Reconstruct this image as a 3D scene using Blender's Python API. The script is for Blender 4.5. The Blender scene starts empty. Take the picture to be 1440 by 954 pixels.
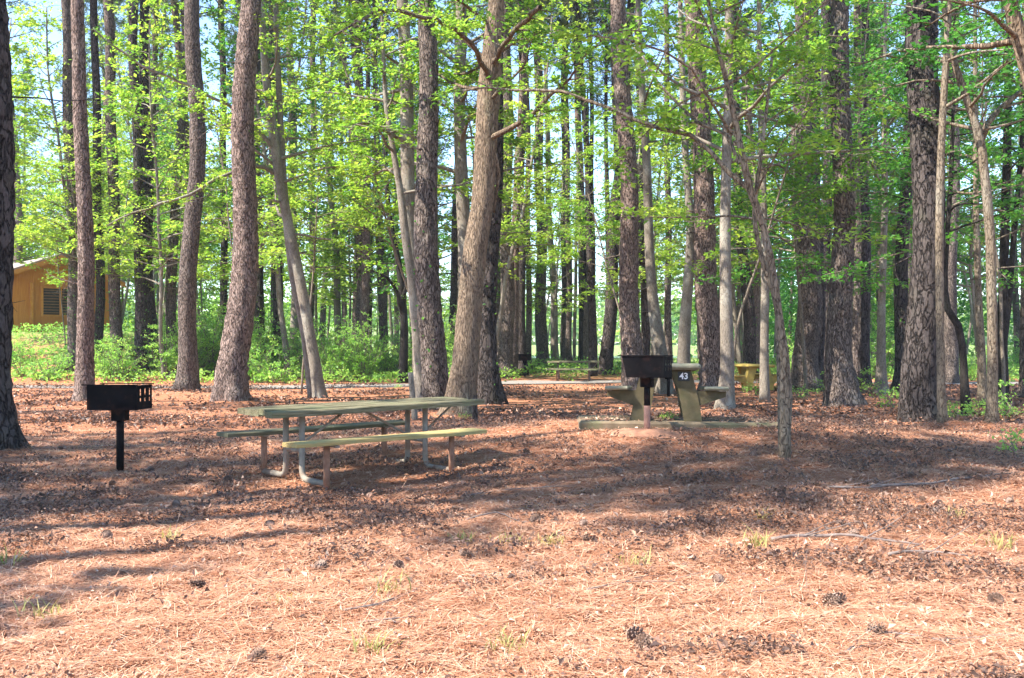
import bpy, math, random
import numpy as np
from mathutils import Vector, Matrix

random.seed(7)
RNG = np.random.default_rng(7)
scn = bpy.context.scene
COL = scn.collection
R = math.radians

# ------------------------------------------------------------------ camera numbers
EYE = 1.38
FPX = 1300.0            # focal length in photo pixels (1440 wide)
HOR = 485.0             # horizon row

SUN_EL = R(50)
SHX, SHY = 0.925, 0.38  # horizontal direction shadows run
_l = math.hypot(SHX, SHY); SHX /= _l; SHY /= _l


def smooth(a, b, x):
    t = np.clip((np.asarray(x, float) - a) / (b - a), 0, 1)
    return t * t * (3 - 2 * t)


# ------------------------------------------------------------------ value noise
_perm = np.random.default_rng(3).random((256, 256))


def vnoise(x, y):
    x = np.asarray(x, float); y = np.asarray(y, float)
    xi = np.floor(x).astype(int); yi = np.floor(y).astype(int)
    fx = x - xi; fy = y - yi
    fx = fx * fx * (3 - 2 * fx); fy = fy * fy * (3 - 2 * fy)
    a = _perm[xi & 255, yi & 255]; b = _perm[(xi + 1) & 255, yi & 255]
    c = _perm[xi & 255, (yi + 1) & 255]; d = _perm[(xi + 1) & 255, (yi + 1) & 255]
    return (a * (1 - fx) + b * fx) * (1 - fy) + (c * (1 - fx) + d * fx) * fy


def fbm(x, y, o=4):
    s = 0; a = .5; f = 1.0
    for i in range(o):
        s = s + a * vnoise(np.asarray(x) * f + 17.3 * i, np.asarray(y) * f + 9.1 * i)
        a *= .5; f *= 2.03
    return s / (1 - .5 ** o)


def H(x, y):
    x = np.asarray(x, float); y = np.asarray(y, float)
    z = .30 * np.exp(-((x - 2.3) ** 2 / 16 + (y - 12.8) ** 2 / 9))
    z = z + .45 * smooth(33, 58, y) + 1.75 * smooth(32, 44, y) * smooth(-9, -20, x)
    z = z - 3.2 * smooth(66, 95, y) * smooth(-40, -14, x)
    z = z + 4.0 * smooth(160, 240, y)
    z = z + (fbm(x * .35 + 40, y * .35 + 11, 3) - .5) * .10
    return z


def Hs(x, y):
    return float(H(np.array([x]), np.array([y]))[0])


def at(px, py, Y):
    return np.array([(px - 720) / FPX * Y, Y, EYE - (py - HOR) / FPX * Y])


def on_ground(px, py, ymax=140):
    Y = np.linspace(2.0, ymax, 6000)
    X = (px - 720) / FPX * Y
    Z = EYE - (py - HOR) / FPX * Y
    d = Z - H(X, Y)
    k = np.argmax(d <= 0) if (d <= 0).any() else len(Y) - 1
    return np.array([X[k], Y[k], float(H(X[k:k + 1], Y[k:k + 1])[0])])


# ------------------------------------------------------------------ materials
def mat(name):
    m = bpy.data.materials.new(name); m.use_nodes = True
    nt = m.node_tree; nt.nodes.clear()
    out = nt.nodes.new('ShaderNodeOutputMaterial')
    return m, nt, out


def N(nt, t, **kw):
    n = nt.nodes.new(t)
    for k, v in kw.items():
        if k in n.inputs: n.inputs[k].default_value = v
        else: setattr(n, k, v)
    return n


def ramp(nt, stops, fac=None, interp='LINEAR'):
    n = nt.nodes.new('ShaderNodeValToRGB'); n.color_ramp.interpolation = interp
    cr = n.color_ramp
    while len(cr.elements) < len(stops): cr.elements.new(.5)
    for e, (p, c) in zip(cr.elements, stops):
        e.position = p; e.color = (c[0], c[1], c[2], 1)
    if fac is not None: nt.links.new(fac, n.inputs[0])
    return n


def mixc(nt, a, b, fac, blend='MIX'):
    n = nt.nodes.new('ShaderNodeMix'); n.data_type = 'RGBA'; n.blend_type = blend
    for s, v in ((0, fac), (6, a), (7, b)):
        if isinstance(v, (int, float)): n.inputs[s].default_value = v
        elif isinstance(v, tuple): n.inputs[s].default_value = (*v, 1)
        else: nt.links.new(v, n.inputs[s])
    return n.outputs[2]


def noise(nt, vec, scale, detail=3, rough=.55):
    n = N(nt, 'ShaderNodeTexNoise', Scale=scale, Detail=detail, Roughness=rough)
    if vec is not None: nt.links.new(vec, n.inputs['Vector'])
    return n.outputs['Fac']


def mapped(nt, scale=(1, 1, 1), rot=(0, 0, 0), coord='Object'):
    tc = nt.nodes.new('ShaderNodeTexCoord'); mp = nt.nodes.new('ShaderNodeMapping')
    mp.inputs['Scale'].default_value = scale; mp.inputs['Rotation'].default_value = rot
    nt.links.new(tc.outputs[coord], mp.inputs['Vector'])
    return mp.outputs['Vector']


def bump(nt, h, dist, strength=1.0):
    b = N(nt, 'ShaderNodeBump', Strength=strength, Distance=dist)
    nt.links.new(h, b.inputs['Height'])
    return b.outputs['Normal']


def principled(nt, out, color, rough=.8, normal=None, metal=0, spec=.3):
    p = nt.nodes.new('ShaderNodeBsdfPrincipled')
    if isinstance(color, tuple): p.inputs['Base Color'].default_value = (*color, 1)
    else: nt.links.new(color, p.inputs['Base Color'])
    if isinstance(rough, (int, float)): p.inputs['Roughness'].default_value = rough
    else: nt.links.new(rough, p.inputs['Roughness'])
    p.inputs['Metallic'].default_value = metal
    p.inputs['Specular IOR Level'].default_value = spec
    if normal is not None: nt.links.new(normal, p.inputs['Normal'])
    nt.links.new(p.outputs[0], out.inputs['Surface'])
    return p


def bark_material(name, c_plate, c_plate2, c_fiss, c_lichen, scale=7.0, stretch=.33, depth=.03, fiss=.10, lich=.62):
    m, nt, out = mat(name)
    v = mapped(nt, (1, 1, stretch))
    warp = N(nt, 'ShaderNodeTexNoise', Scale=9.0, Detail=2.0); nt.links.new(v, warp.inputs['Vector'])
    wv = nt.nodes.new('ShaderNodeVectorMath'); wv.operation = 'MULTIPLY_ADD'
    nt.links.new(warp.outputs['Color'], wv.inputs[0]); wv.inputs[1].default_value = (.21, .21, .21); nt.links.new(v, wv.inputs[2])
    vo = N(nt, 'ShaderNodeTexVoronoi', Scale=scale); vo.feature = 'DISTANCE_TO_EDGE'; nt.links.new(wv.outputs[0], vo.inputs['Vector'])
    vc = N(nt, 'ShaderNodeTexVoronoi', Scale=scale); nt.links.new(wv.outputs[0], vc.inputs['Vector'])
    fine = noise(nt, mapped(nt, (6, 6, 2.2)), 7.0, 4, .68)
    fd = nt.nodes.new('ShaderNodeMath'); fd.operation = 'MULTIPLY_ADD'
    nt.links.new(fine, fd.inputs[0]); fd.inputs[1].default_value = fiss * 4.4; nt.links.new(vo.outputs['Distance'], fd.inputs[2])
    fi = ramp(nt, [(fiss * 1.75, (0, 0, 0)), (fiss * 2.35, (.45, .45, .45)), (fiss * 3.7, (1, 1, 1))], fd.outputs[0])
    big = noise(nt, mapped(nt, (1, 1, .6)), 1.6, 3)
    sep = nt.nodes.new('ShaderNodeSeparateColor'); nt.links.new(vc.outputs['Color'], sep.inputs[0])
    pl = mixc(nt, c_plate, c_plate2, sep.outputs[0])
    pl = mixc(nt, pl, ramp(nt, [(.3, tuple(x * .62 for x in c_plate)), (.7, tuple(min(1, x * 1.35) for x in c_plate2))], fine).outputs[0], .55)
    lf = ramp(nt, [(lich - .06, (0, 0, 0)), (lich + .1, (1, 1, 1))], big).outputs[0]
    pl = mixc(nt, pl, c_lichen, lf)
    col = mixc(nt, c_fiss, pl, fi.outputs[0])
    hm = nt.nodes.new('ShaderNodeMath'); hm.operation = 'MULTIPLY_ADD'
    nt.links.new(fine, hm.inputs[0]); hm.inputs[1].default_value = .35; nt.links.new(fi.outputs[0], hm.inputs[2])
    principled(nt, out, col, .92, bump(nt, hm.outputs[0], depth), spec=.12)
    return m


BARK = {
    'pine': bark_material('pine_bark', (.078, .061, .054), (.215, .17, .145), (.024, .019, .018), (.26, .225, .19), scale=19, stretch=.27, depth=.045, fiss=.12),
    'pink': bark_material('pink_pine_bark', (.135, .096, .083), (.30, .22, .185), (.036, .026, .024), (.33, .265, .22), scale=18, stretch=.30, depth=.045, fiss=.11),
    'dark': bark_material('dark_pine_bark', (.036, .030, .029), (.105, .085, .079), (.008, .007, .007), (.09, .09, .06), scale=13, stretch=.27, depth=.05, fiss=.12),
    'hard': bark_material('ridged_hardwood_bark', (.16, .115, .08), (.25, .185, .13), (.065, .046, .034), (.24, .22, .15), scale=28, stretch=.13, depth=.02, fiss=.13),
    'plate': bark_material('plated_dark_bark', (.036, .030, .028), (.095, .078, .072), (.007, .006, .006), (.075, .07, .052), scale=10, stretch=.36, depth=.06, fiss=.09),
    'smooth': bark_material('smooth_grey_bark', (.14, .118, .095), (.215, .185, .15), (.10, .082, .066), (.30, .285, .24), scale=13, stretch=.6, depth=.006, fiss=.05, lich=.57),
    'brown': bark_material('lichened_brown_bark', (.125, .097, .07), (.22, .175, .125), (.06, .045, .035), (.25, .225, .18), scale=20, stretch=.35, depth=.015, fiss=.08, lich=.58),
    'black': bark_material('blackish_bark', (.016, .014, .013), (.035, .030, .027), (.008, .007, .007), (.05, .05, .04), scale=18, stretch=.4, depth=.01, fiss=.08, lich=.62),  # near-black bark tone, slightly paler in patches
    'twig': bark_material('twig_bark', (.14, .115, .09), (.21, .175, .135), (.085, .068, .054), (.24, .23, .185), scale=30, stretch=.3, depth=.003),
}


def leaf_material(name, stops, trans, tmul=(1.35, 1.35, .9), gloss=.35):
    """thin leaf: reflects its own green and lets light through a little yellower"""
    m, nt, out = mat(name)
    at_ = nt.nodes.new('ShaderNodeAttribute'); at_.attribute_name = 'tint'
    oi = nt.nodes.new('ShaderNodeObjectInfo')
    ad = nt.nodes.new('ShaderNodeMath'); ad.operation = 'MULTIPLY_ADD'
    nt.links.new(oi.outputs['Random'], ad.inputs[0]); ad.inputs[1].default_value = .22
    nt.links.new(at_.outputs['Fac'], ad.inputs[2])
    rp = ramp(nt, stops, ad.outputs[0])
    d = N(nt, 'ShaderNodeBsdfPrincipled', Roughness=.5); d.inputs['Specular IOR Level'].default_value = gloss
    nt.links.new(rp.outputs[0], d.inputs['Base Color'])
    t = nt.nodes.new('ShaderNodeBsdfTranslucent')
    nt.links.new(mixc(nt, rp.outputs[0], tmul, 1.0, 'MULTIPLY'), t.inputs['Color'])
    mx = nt.nodes.new('ShaderNodeMixShader'); mx.inputs[0].default_value = trans
    nt.links.new(d.outputs[0], mx.inputs[1]); nt.links.new(t.outputs[0], mx.inputs[2])
    nt.links.new(mx.outputs[0], out.inputs['Surface'])
    return m


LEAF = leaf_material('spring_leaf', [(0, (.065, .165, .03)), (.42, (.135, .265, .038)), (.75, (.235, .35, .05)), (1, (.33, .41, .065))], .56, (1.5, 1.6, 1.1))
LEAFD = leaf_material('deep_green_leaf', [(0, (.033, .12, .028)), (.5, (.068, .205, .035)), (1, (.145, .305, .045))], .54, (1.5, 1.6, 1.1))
SHRUBL = leaf_material('brush_leaf', [(0, (.10, .24, .055)), (.5, (.20, .39, .08)), (1, (.36, .52, .12))], .5, (1.5, 1.6, 1.1))
NEEDLE = leaf_material('pine_needle', [(0, (.04, .075, .025)), (.5, (.065, .11, .03)), (1, (.11, .15, .045))], .25, (1.3, 1.3, .8))
DRYLEAF = leaf_material('dead_leaf', [(0, (.05, .033, .03)), (.28, (.13, .08, .06)), (.5, (.23, .125, .085)), (.85, (.46, .28, .195)), (1, (.58, .41, .30))], .12, (1.1, .9, .7), .25)
STRAW = leaf_material('dry_needle', [(0, (.18, .085, .05)), (.5, (.38, .165, .09)), (.85, (.55, .295, .18)), (1, (.70, .48, .34))], .1, (1.1, .9, .7), .3)


def simple(name, c1, c2, scale=6, rough=.7, metal=0, bd=.004, stretch=(1, 1, 1), c3=None, spec=.3):
    m, nt, out = mat(name)
    v = mapped(nt, stretch)
    n1 = noise(nt, v, scale, 5, .6)
    col = ramp(nt, [(.32, c1), (.68, c2)], n1).outputs[0]
    if c3 is not None:
        n2 = noise(nt, mapped(nt), scale * .37, 4, .6)
        col = mixc(nt, col, c3, ramp(nt, [(.52, (0, 0, 0)), (.66, (1, 1, 1))], n2).outputs[0])
    principled(nt, out, col, rough, bump(nt, n1, bd), metal, spec)
    return m


WOODTOP = simple('weathered_table_wood', (.066, .060, .033), (.235, .21, .135), 4, .95, 0, .012, (1.2, 22, 22), (.15, .165, .09), spec=.05)
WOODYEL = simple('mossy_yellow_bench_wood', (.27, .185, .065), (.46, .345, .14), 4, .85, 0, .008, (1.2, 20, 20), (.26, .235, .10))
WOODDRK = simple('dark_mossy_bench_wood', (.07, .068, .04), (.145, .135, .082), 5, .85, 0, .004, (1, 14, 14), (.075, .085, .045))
STEEL = simple('dull_galvanised_steel', (.19, .16, .13), (.29, .255, .205), 9, .75, 0, .002, c3=(.21, .135, .095), spec=.06)
RUST = simple('rusty_steel', (.20, .105, .07), (.32, .18, .12), 20, .8, .1, .003)
BLACK = simple('black_painted_steel', (.004, .0035, .004), (.008, .007, .008), 14, .8, 0, .002, c3=(.035, .016, .012), spec=.08)
BLACKR = simple('heat_reddened_steel', (.045, .018, .017), (.10, .045, .042), 10, .6, .15, .002, c3=(.03, .02, .02))
POSTRUST = simple('faded_primer_steel', (.20, .095, .068), (.34, .18, .13), 14, .75, 0, .002)
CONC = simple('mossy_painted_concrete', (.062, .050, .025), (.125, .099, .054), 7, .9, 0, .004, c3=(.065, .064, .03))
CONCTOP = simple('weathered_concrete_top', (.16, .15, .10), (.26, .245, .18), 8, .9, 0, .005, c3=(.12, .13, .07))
CONCYEL = simple('yellow_stained_concrete', (.36, .25, .06), (.46, .33, .09), 6, .85, 0, .004, c3=(.27, .22, .08))
SLABM = simple('mossy_slab_concrete', (.095, .068, .042), (.185, .138, .088), 6, .95, 0, .012, c3=(.12, .11, .06))
PLATE = simple('black_number_plate', (.012, .012, .012), (.02, .02, .02), 6, .4)
WHITE = simple('white_numeral_paint', (.72, .72, .70), (.8, .8, .78), 9, .5)
PATHM = simple('gravel_path', (.15, .135, .125), (.24, .22, .205), 14, .95, 0, .01, c3=(.27, .20, .15))
CABWALL = simple('orange_stained_boards', (.40, .135, .020), (.52, .20, .036), 4, .7, 0, .02, (7, 7, .4))
CABTRIM = simple('amber_fascia_board', (.42, .15, .026), (.52, .22, .045), 5, .7)
ROOFM = simple('grey_brown_shingles', (.16, .13, .115), (.27, .225, .20), 9, .9, 0, .012, (1, 1, 3))
LATT = simple('dark_louvre_wood', (.12, .06, .025), (.2, .1, .04), 6, .7)
DARKIN = simple('painted_dim_porch', (.02, .016, .012), (.035, .026, .02), 3, .9)  # near-black colour of a flat panel stands in for the unlit inside
STICKM = simple('bare_grey_stick', (.11, .085, .075), (.23, .185, .16), 12, .9, 0, .003)
CONEM = simple('pine_cone_scale', (.10, .06, .045), (.22, .14, .10), 30, .85, 0, .002, c3=(.28, .2, .16))
MOUND = simple('bare_red_soil', (.16, .078, .05), (.31, .155, .095), 9, .95, 0, .02)


def water_material():
    m, nt, out = mat('lake_water')
    n1 = noise(nt, mapped(nt, (1, 3, 1)), 1.2, 4)
    principled(nt, out, (.05, .09, .10), .12, bump(nt, n1, .05), 0, .5)
    return m


def ground_material():
    m, nt, out = mat('pine_straw_ground')
    base = mapped(nt)
    n_big = noise(nt, base, .45, 4, .6)
    n_mid = noise(nt, base, 2.3, 5, .65)
    n_fine = noise(nt, base, 28, 5, .7)
    st1 = noise(nt, mapped(nt, (4, 34, 4), (0, 0, .5)), 2.2, 4, .6)
    st2 = noise(nt, mapped(nt, (34, 4, 4), (0, 0, .2)), 2.2, 4, .6)
    straw = ramp(nt, [(.28, (.25, .125, .08)), (.5, (.375, .155, .082)), (.7, (.55, .275, .16))], st1).outputs[0]
    straw2 = ramp(nt, [(.28, (.24, .12, .08)), (.52, (.36, .15, .078)), (.72, (.57, .30, .18))], st2).outputs[0]
    c = mixc(nt, straw, straw2, ramp(nt, [(.42, (0, 0, 0)), (.58, (1, 1, 1))], n_fine).outputs[0])
    duff = ramp(nt, [(.35, (.11, .065, .052)), (.65, (.27, .165, .125))], n_fine).outputs[0]
    c = mixc(nt, c, duff, ramp(nt, [(.56, (0, 0, 0)), (.70, (.8, .8, .8))], n_mid).outputs[0])
    pale = ramp(nt, [(.35, (.37, .17, .098)), (.65, (.58, .325, .205))], n_fine).outputs[0]
    c = mixc(nt, c, pale, ramp(nt, [(.55, (0, 0, 0)), (.75, (.6, .6, .6))], n_big).outputs[0])
    # far off, past the path, the floor is leafy green-brown
    sx = nt.nodes.new('ShaderNodeSeparateXYZ'); nt.links.new(base, sx.inputs[0])
    far = nt.nodes.new('ShaderNodeMapRange'); far.inputs[1].default_value = 36; far.inputs[2].default_value = 46
    nt.links.new(sx.outputs[1], far.inputs[0])
    green = ramp(nt, [(.3, (.12, .19, .05)), (.55, (.20, .28, .08)), (.75, (.36, .30, .16))], n_mid).outputs[0]
    c = mixc(nt, c, green, far.outputs[0])
    hm = nt.nodes.new('ShaderNodeMath'); hm.operation = 'ADD'; nt.links.new(n_fine, hm.inputs[0]); nt.links.new(n_mid, hm.inputs[1])
    principled(nt, out, c, .95, bump(nt, hm.outputs[0], .05), spec=.1)
    return m


# ------------------------------------------------------------------ mesh helpers
class MB:
    def __init__(self):
        self.V = []; self.Q = []; self.T = []; self.tint = []; self.n = 0
        self.qm = []; self.tm = []

    def add(self, V, Q=None, T=None, tint=.5, mi=0):
        V = np.asarray(V, float).reshape(-1, 3)
        if Q is not None and len(Q):
            Q = np.asarray(Q, int).reshape(-1, 4); self.Q.append(Q + self.n); self.qm.append(np.full(len(Q), mi))
        if T is not None and len(T):
            T = np.asarray(T, int).reshape(-1, 3); self.T.append(T + self.n); self.tm.append(np.full(len(T), mi))
        self.V.append(V)
        self.tint.append(np.broadcast_to(np.asarray(tint, float), (len(V),)))
        self.n += len(V)

    def box(self, c, s, rot=None, bevel=0.0, tint=.5, mi=0):
        """box of full size s centred at c; chamfered along all edges when bevel > 0"""
        hx, hy, hz = [v / 2 for v in s]
        if bevel <= 0:
            V = np.array([[x, y, z] for x in (-hx, hx) for y in (-hy, hy) for z in (-hz, hz)])
            Q = [[0, 1, 3, 2], [4, 6, 7, 5], [0, 4, 5, 1], [2, 3, 7, 6], [0, 2, 6, 4], [1, 5, 7, 3]]; T = []
        else:
            b = min(bevel, hx * .9, hy * .9, hz * .9)
            V = []; idx = {}
            for sx in (-1, 1):
                for sy in (-1, 1):
                    for sz in (-1, 1):
                        for ax in range(3):
                            p = [sx * (hx - b), sy * (hy - b), sz * (hz - b)]
                            p[ax] = (sx * hx, sy * hy, sz * hz)[ax]
                            idx[(sx, sy, sz, ax)] = len(V); V.append(p)
            V = np.array(V); Q = []; T = []
            for ax in range(3):
                o = [a for a in range(3) if a != ax]
                for s_ in (-1, 1):
                    ring = []
                    for (a, b_) in ((-1, -1), (1, -1), (1, 1), (-1, 1)):
                        k = [0, 0, 0]; k[ax] = s_; k[o[0]] = a; k[o[1]] = b_
                        ring.append(idx[(*k, ax)])
                    Q.append(ring)
            for ax in range(3):
                o = [a for a in range(3) if a != ax]
                for a in (-1, 1):
                    for b_ in (-1, 1):
                        k1 = [0, 0, 0]; k1[ax] = -1; k1[o[0]] = a; k1[o[1]] = b_
                        k2 = list(k1); k2[ax] = 1
                        Q.append([idx[(*k1, o[0])], idx[(*k2, o[0])], idx[(*k2, o[1])], idx[(*k1, o[1])]])
            for sx in (-1, 1):
                for sy in (-1, 1):
                    for sz in (-1, 1):
                        T.append([idx[(sx, sy, sz, a)] for a in range(3)])
        if rot is not None: V = V @ np.asarray(rot).T
        self.add(V + np.asarray(c), Q, T, tint, mi)

    def tube(self, pts, rad, sides=8, jit=0.0, rng=None, cap=True, tint=.5, mi=0):
        P = np.asarray(pts, float); n = len(P)
        r = np.broadcast_to(np.asarray(rad, float), (n,)).copy()
        t = np.gradient(P, axis=0); t /= np.linalg.norm(t, axis=1, keepdims=True) + 1e-9
        m = np.abs(t.mean(0)); ref = np.zeros(3); ref[int(np.argmin(m))] = 1
        u = np.cross(t, ref); u /= np.linalg.norm(u, axis=1, keepdims=True) + 1e-9
        v = np.cross(t, u)
        a = np.arange(sides) / sides * 2 * np.pi
        rr = np.repeat(r[:, None], sides, 1)
        if jit > 0 and rng is not None:
            low = rng.normal(0, 1, (n, sides)); low = (low + np.roll(low, 1, 1) + np.roll(low, -1, 1)) / 1.9
            rr = rr * (1 + jit * low)
        V = P[:, None] + rr[..., None] * (np.cos(a)[None, :, None] * u[:, None] + np.sin(a)[None, :, None] * v[:, None])
        i = np.arange(n - 1)[:, None] * sides; j = np.arange(sides)[None]; k = (j + 1) % sides
        Q = np.stack([i + j, i + sides + j, i + sides + k, i + k], -1).reshape(-1, 4)
        V = V.reshape(-1, 3); T = []
        if cap:
            V = np.vstack([V, P[0], P[-1]]); b = n * sides
            T = [[b, jj, (jj + 1) % sides] for jj in range(sides)] + [[b + 1, (n - 1) * sides + (jj + 1) % sides, (n - 1) * sides + jj] for jj in range(sides)]
        self.add(V, Q, T, tint, mi)

    def leaves(self, C, size, rng, flat=.5, tint=None, aspect=.55, fold=.15, along=None, mi=0):
        """many leaf blades: each a folded diamond of four points"""
        n = len(C)
        if n == 0: return
        C = np.asarray(C, float)
        nrm = rng.normal(0, 1, (n, 3)) * flat; nrm[:, 2] += 1; nrm /= np.linalg.norm(nrm, axis=1, keepdims=True)
        d = rng.normal(0, 1, (n, 3)) if along is None else np.asarray(along) + rng.normal(0, .25, (n, 3))
        d -= (d * nrm).sum(1, keepdims=True) * nrm; d /= np.linalg.norm(d, axis=1, keepdims=True) + 1e-9
        s = np.cross(nrm, d)
        L = (np.asarray(size) * rng.uniform(.7, 1.3, n))[:, None]; W = L * aspect / 2
        m = C + d * L * .42
        V = np.stack([C, m + s * W + nrm * L * fold, C + d * L - nrm * L * .08, m - s * W + nrm * L * fold], 1).reshape(-1, 3)
        Q = (np.arange(n)[:, None] * 4 + np.arange(4)[None])
        if tint is None: tint = rng.beta(2.2, 2.6, n)
        self.add(V, Q, None, np.repeat(np.clip(tint, 0, 1), 4), mi)

    def mesh(self, name, mats, smooth_=False):
        me = bpy.data.meshes.new(name)
        V = np.vstack(self.V)
        Q = np.vstack(self.Q) if self.Q else np.zeros((0, 4), int)
        T = np.vstack(self.T) if self.T else np.zeros((0, 3), int)
        mi = np.concatenate(self.qm + self.tm) if (self.qm or self.tm) else np.zeros(0, int)
        me.vertices.add(len(V)); me.vertices.foreach_set('co', V.astype(np.float32).ravel())
        loops = np.concatenate([Q.ravel(), T.ravel()]).astype(np.int32)
        me.loops.add(len(loops)); me.loops.foreach_set('vertex_index', loops)
        me.polygons.add(len(Q) + len(T))
        st = np.concatenate([np.arange(len(Q)) * 4, len(Q) * 4 + np.arange(len(T)) * 3]).astype(np.int32)
        me.polygons.foreach_set('loop_start', st)
        if not isinstance(mats, (list, tuple)): mats = [mats]
        for m_ in mats: me.materials.append(m_)
        me.polygons.foreach_set('material_index', mi.astype(np.int32))
        me.polygons.foreach_set('use_smooth', np.full(len(mi), smooth_, dtype=bool))
        a = me.attributes.new('tint', 'FLOAT', 'POINT'); a.data.foreach_set('value', np.concatenate(self.tint).astype(np.float32))
        me.update(calc_edges=True); me.validate()
        return me

    def build(self, name, mats, parent=None, smooth_=False, loc=None):
        return link(name, self.mesh(name, mats, smooth_), parent, loc)


def link(name, me, parent=None, loc=None):
    o = bpy.data.objects.new(name, me); COL.objects.link(o)
    if parent is not None: o.parent = parent
    if loc is not None: o.location = loc
    return o


def tag(o, label=None, cat=None, group=None, kind=None):
    if label: o['label'] = label
    if cat: o['category'] = cat
    if group: o['group'] = group
    if kind: o['kind'] = kind
    return o


def thing(name, label, cat, loc=(0, 0, 0), rz=0, group=None):
    o = bpy.data.objects.new(name, None); COL.objects.link(o)
    o.location = loc; o.rotation_euler = (0, 0, rz); o.empty_display_size = .2
    return tag(o, label, cat, group)


def copy_thing(root, loc, rz=0, sc=1.0, label=None, group=None):
    c = root.copy(); COL.objects.link(c); c.location = loc; c.rotation_euler = (0, 0, rz); c.scale = (sc, sc, sc)
    if label: c['label'] = label
    if group: c['group'] = group
    for ch in list(root.children):
        d = ch.copy(); COL.objects.link(d); d.parent = c
        for g in list(ch.children):
            e = g.copy(); COL.objects.link(e); e.parent = d
    return c


def resample(P, W, step):
    P = np.asarray(P, float); W = np.asarray(W, float)
    s = np.concatenate([[0], np.cumsum(np.linalg.norm(np.diff(P, axis=0), axis=1))])
    # smooth interpolation through the traced points (Catmull-Rom by hermite)
    n = max(3, int(s[-1] / step)); q = np.linspace(0, s[-1], n)
    k = np.clip(np.searchsorted(s, q, 'right') - 1, 0, len(P) - 2)
    m = np.gradient(P, s, axis=0) if len(P) > 2 else np.repeat(((P[1] - P[0]) / s[1])[None], 2, 0)
    h = (s[k + 1] - s[k]); t = (q - s[k]) / h
    t = t[:, None]; h = h[:, None]
    out = (2 * t**3 - 3 * t**2 + 1) * P[k] + (t**3 - 2 * t**2 + t) * h * m[k] + (-2 * t**3 + 3 * t**2) * P[k + 1] + (t**3 - t**2) * h * m[k + 1]
    return out, np.interp(q, s, W), q


def polyline(p, d, L, rng, up=0.0, wob=.18, n=6):
    """a wandering branch from p in direction d, curving up (or down) along its length"""
    pts = [np.asarray(p, float)]; d = np.asarray(d, float) / np.linalg.norm(d)
    for i in range(n):
        d = d + rng.normal(0, wob, 3) * np.array([1, 1, .7]) + np.array([0, 0, up / n]); d /= np.linalg.norm(d)
        pts.append(pts[-1] + d * L / n)
    return np.array(pts)


def spray(mb_t, mb_l, P, r0, rng, leaf, dens, width, flat, tint_c, twig_r=None, start=.25):
    """side twigs and leaves along branch P: flat layered sprays"""
    seg = np.linalg.norm(np.diff(P, axis=0), axis=1); L = seg.sum()
    s = np.concatenate([[0], np.cumsum(seg)])
    nt_ = max(2, int(L * 3.1))
    Cs = []; Al = []
    for i in range(nt_):
        q = L * (start + (1 - start) * (i + rng.uniform(0, 1)) / nt_)
        k = min(len(P) - 2, int(np.searchsorted(s, q, 'right') - 1)); f = (q - s[k]) / max(seg[k], 1e-6)
        b = P[k] * (1 - f) + P[k + 1] * f
        t = (P[k + 1] - P[k]) / max(seg[k], 1e-6)
        side = np.cross(t, [0, 0, 1.0]); nn = np.linalg.norm(side)
        side = side / nn if nn > .2 else np.array([math.cos(q * 9), math.sin(q * 9), 0])
        sg = 1 if (i % 2) else -1
        d = side * sg + t * rng.uniform(.3, 1.0) + np.array([0, 0, rng.normal(.02, .2)])
        tl = width * rng.uniform(.45, 1.15) * (1.15 - .6 * q / L)
        tw = polyline(b, d, tl, rng, rng.normal(-.1, .25), .22, 3)
        mb_t.tube(tw, np.linspace(max(.004, r0 * .28), .002, len(tw)), 3, cap=False)
        m = rng.poisson(max(1, tl * dens * rng.choice([.25, .7, 1.1, 1.9])))
        f2 = rng.uniform(.12, 1.03, m) * 3; k2 = np.minimum(f2.astype(int), 2); f2 = (f2 - k2)[:, None]
        c = tw[k2] * (1 - f2) + tw[k2 + 1] * f2 + rng.normal(0, 1, (m, 3)) * np.array([.075, .075, .04]) * (.45 + tl)
        Cs.append(c); Al.append(np.repeat((tw[-1] - tw[0])[None] / tl, m, 0))
    C = np.vstack(Cs); A = np.vstack(Al)
    ti = np.clip(rng.normal(tint_c, .2, len(C)) + rng.normal(0, .12), 0, 1)
    mb_l.leaves(C, leaf, rng, flat, ti, .62, .1, A)


def grow_crown(P, Rr, rng, mb_t, mb_l, z0, n, Lmax, leaf=.085, dens=50, width=.8, tint=.45, rise=.5, top_shrink=.35, flat=.45):
    """leafy limbs all round a stem path P with radii Rr, from height z0 (above P[0]) to its tip"""
    zb = P[0][2]; z1 = P[-1][2] - zb
    for i in range(n):
        f = (i + rng.uniform(0, 1)) / n
        z = z0 + (z1 - z0) * f
        k = int(np.argmin(np.abs(P[:, 2] - zb - z)))
        az = i * 2.399 + rng.normal(0, .5)
        L = Lmax * (1 - (1 - top_shrink) * f) * rng.uniform(.55, 1.1)
        d = np.array([math.cos(az), math.sin(az), rng.uniform(.0, .9) * rise + .5 * f])
        b = polyline(P[k], d, L, rng, rng.normal(-.15, .25), .13, 6)
        r0 = min(Rr[k] * .55, .012 + L * .013)
        mb_t.tube(b, np.linspace(r0, .004, len(b)), 5, cap=False)
        spray(mb_t, mb_l, b, r0, rng, leaf, dens, width, flat, tint)


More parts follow.
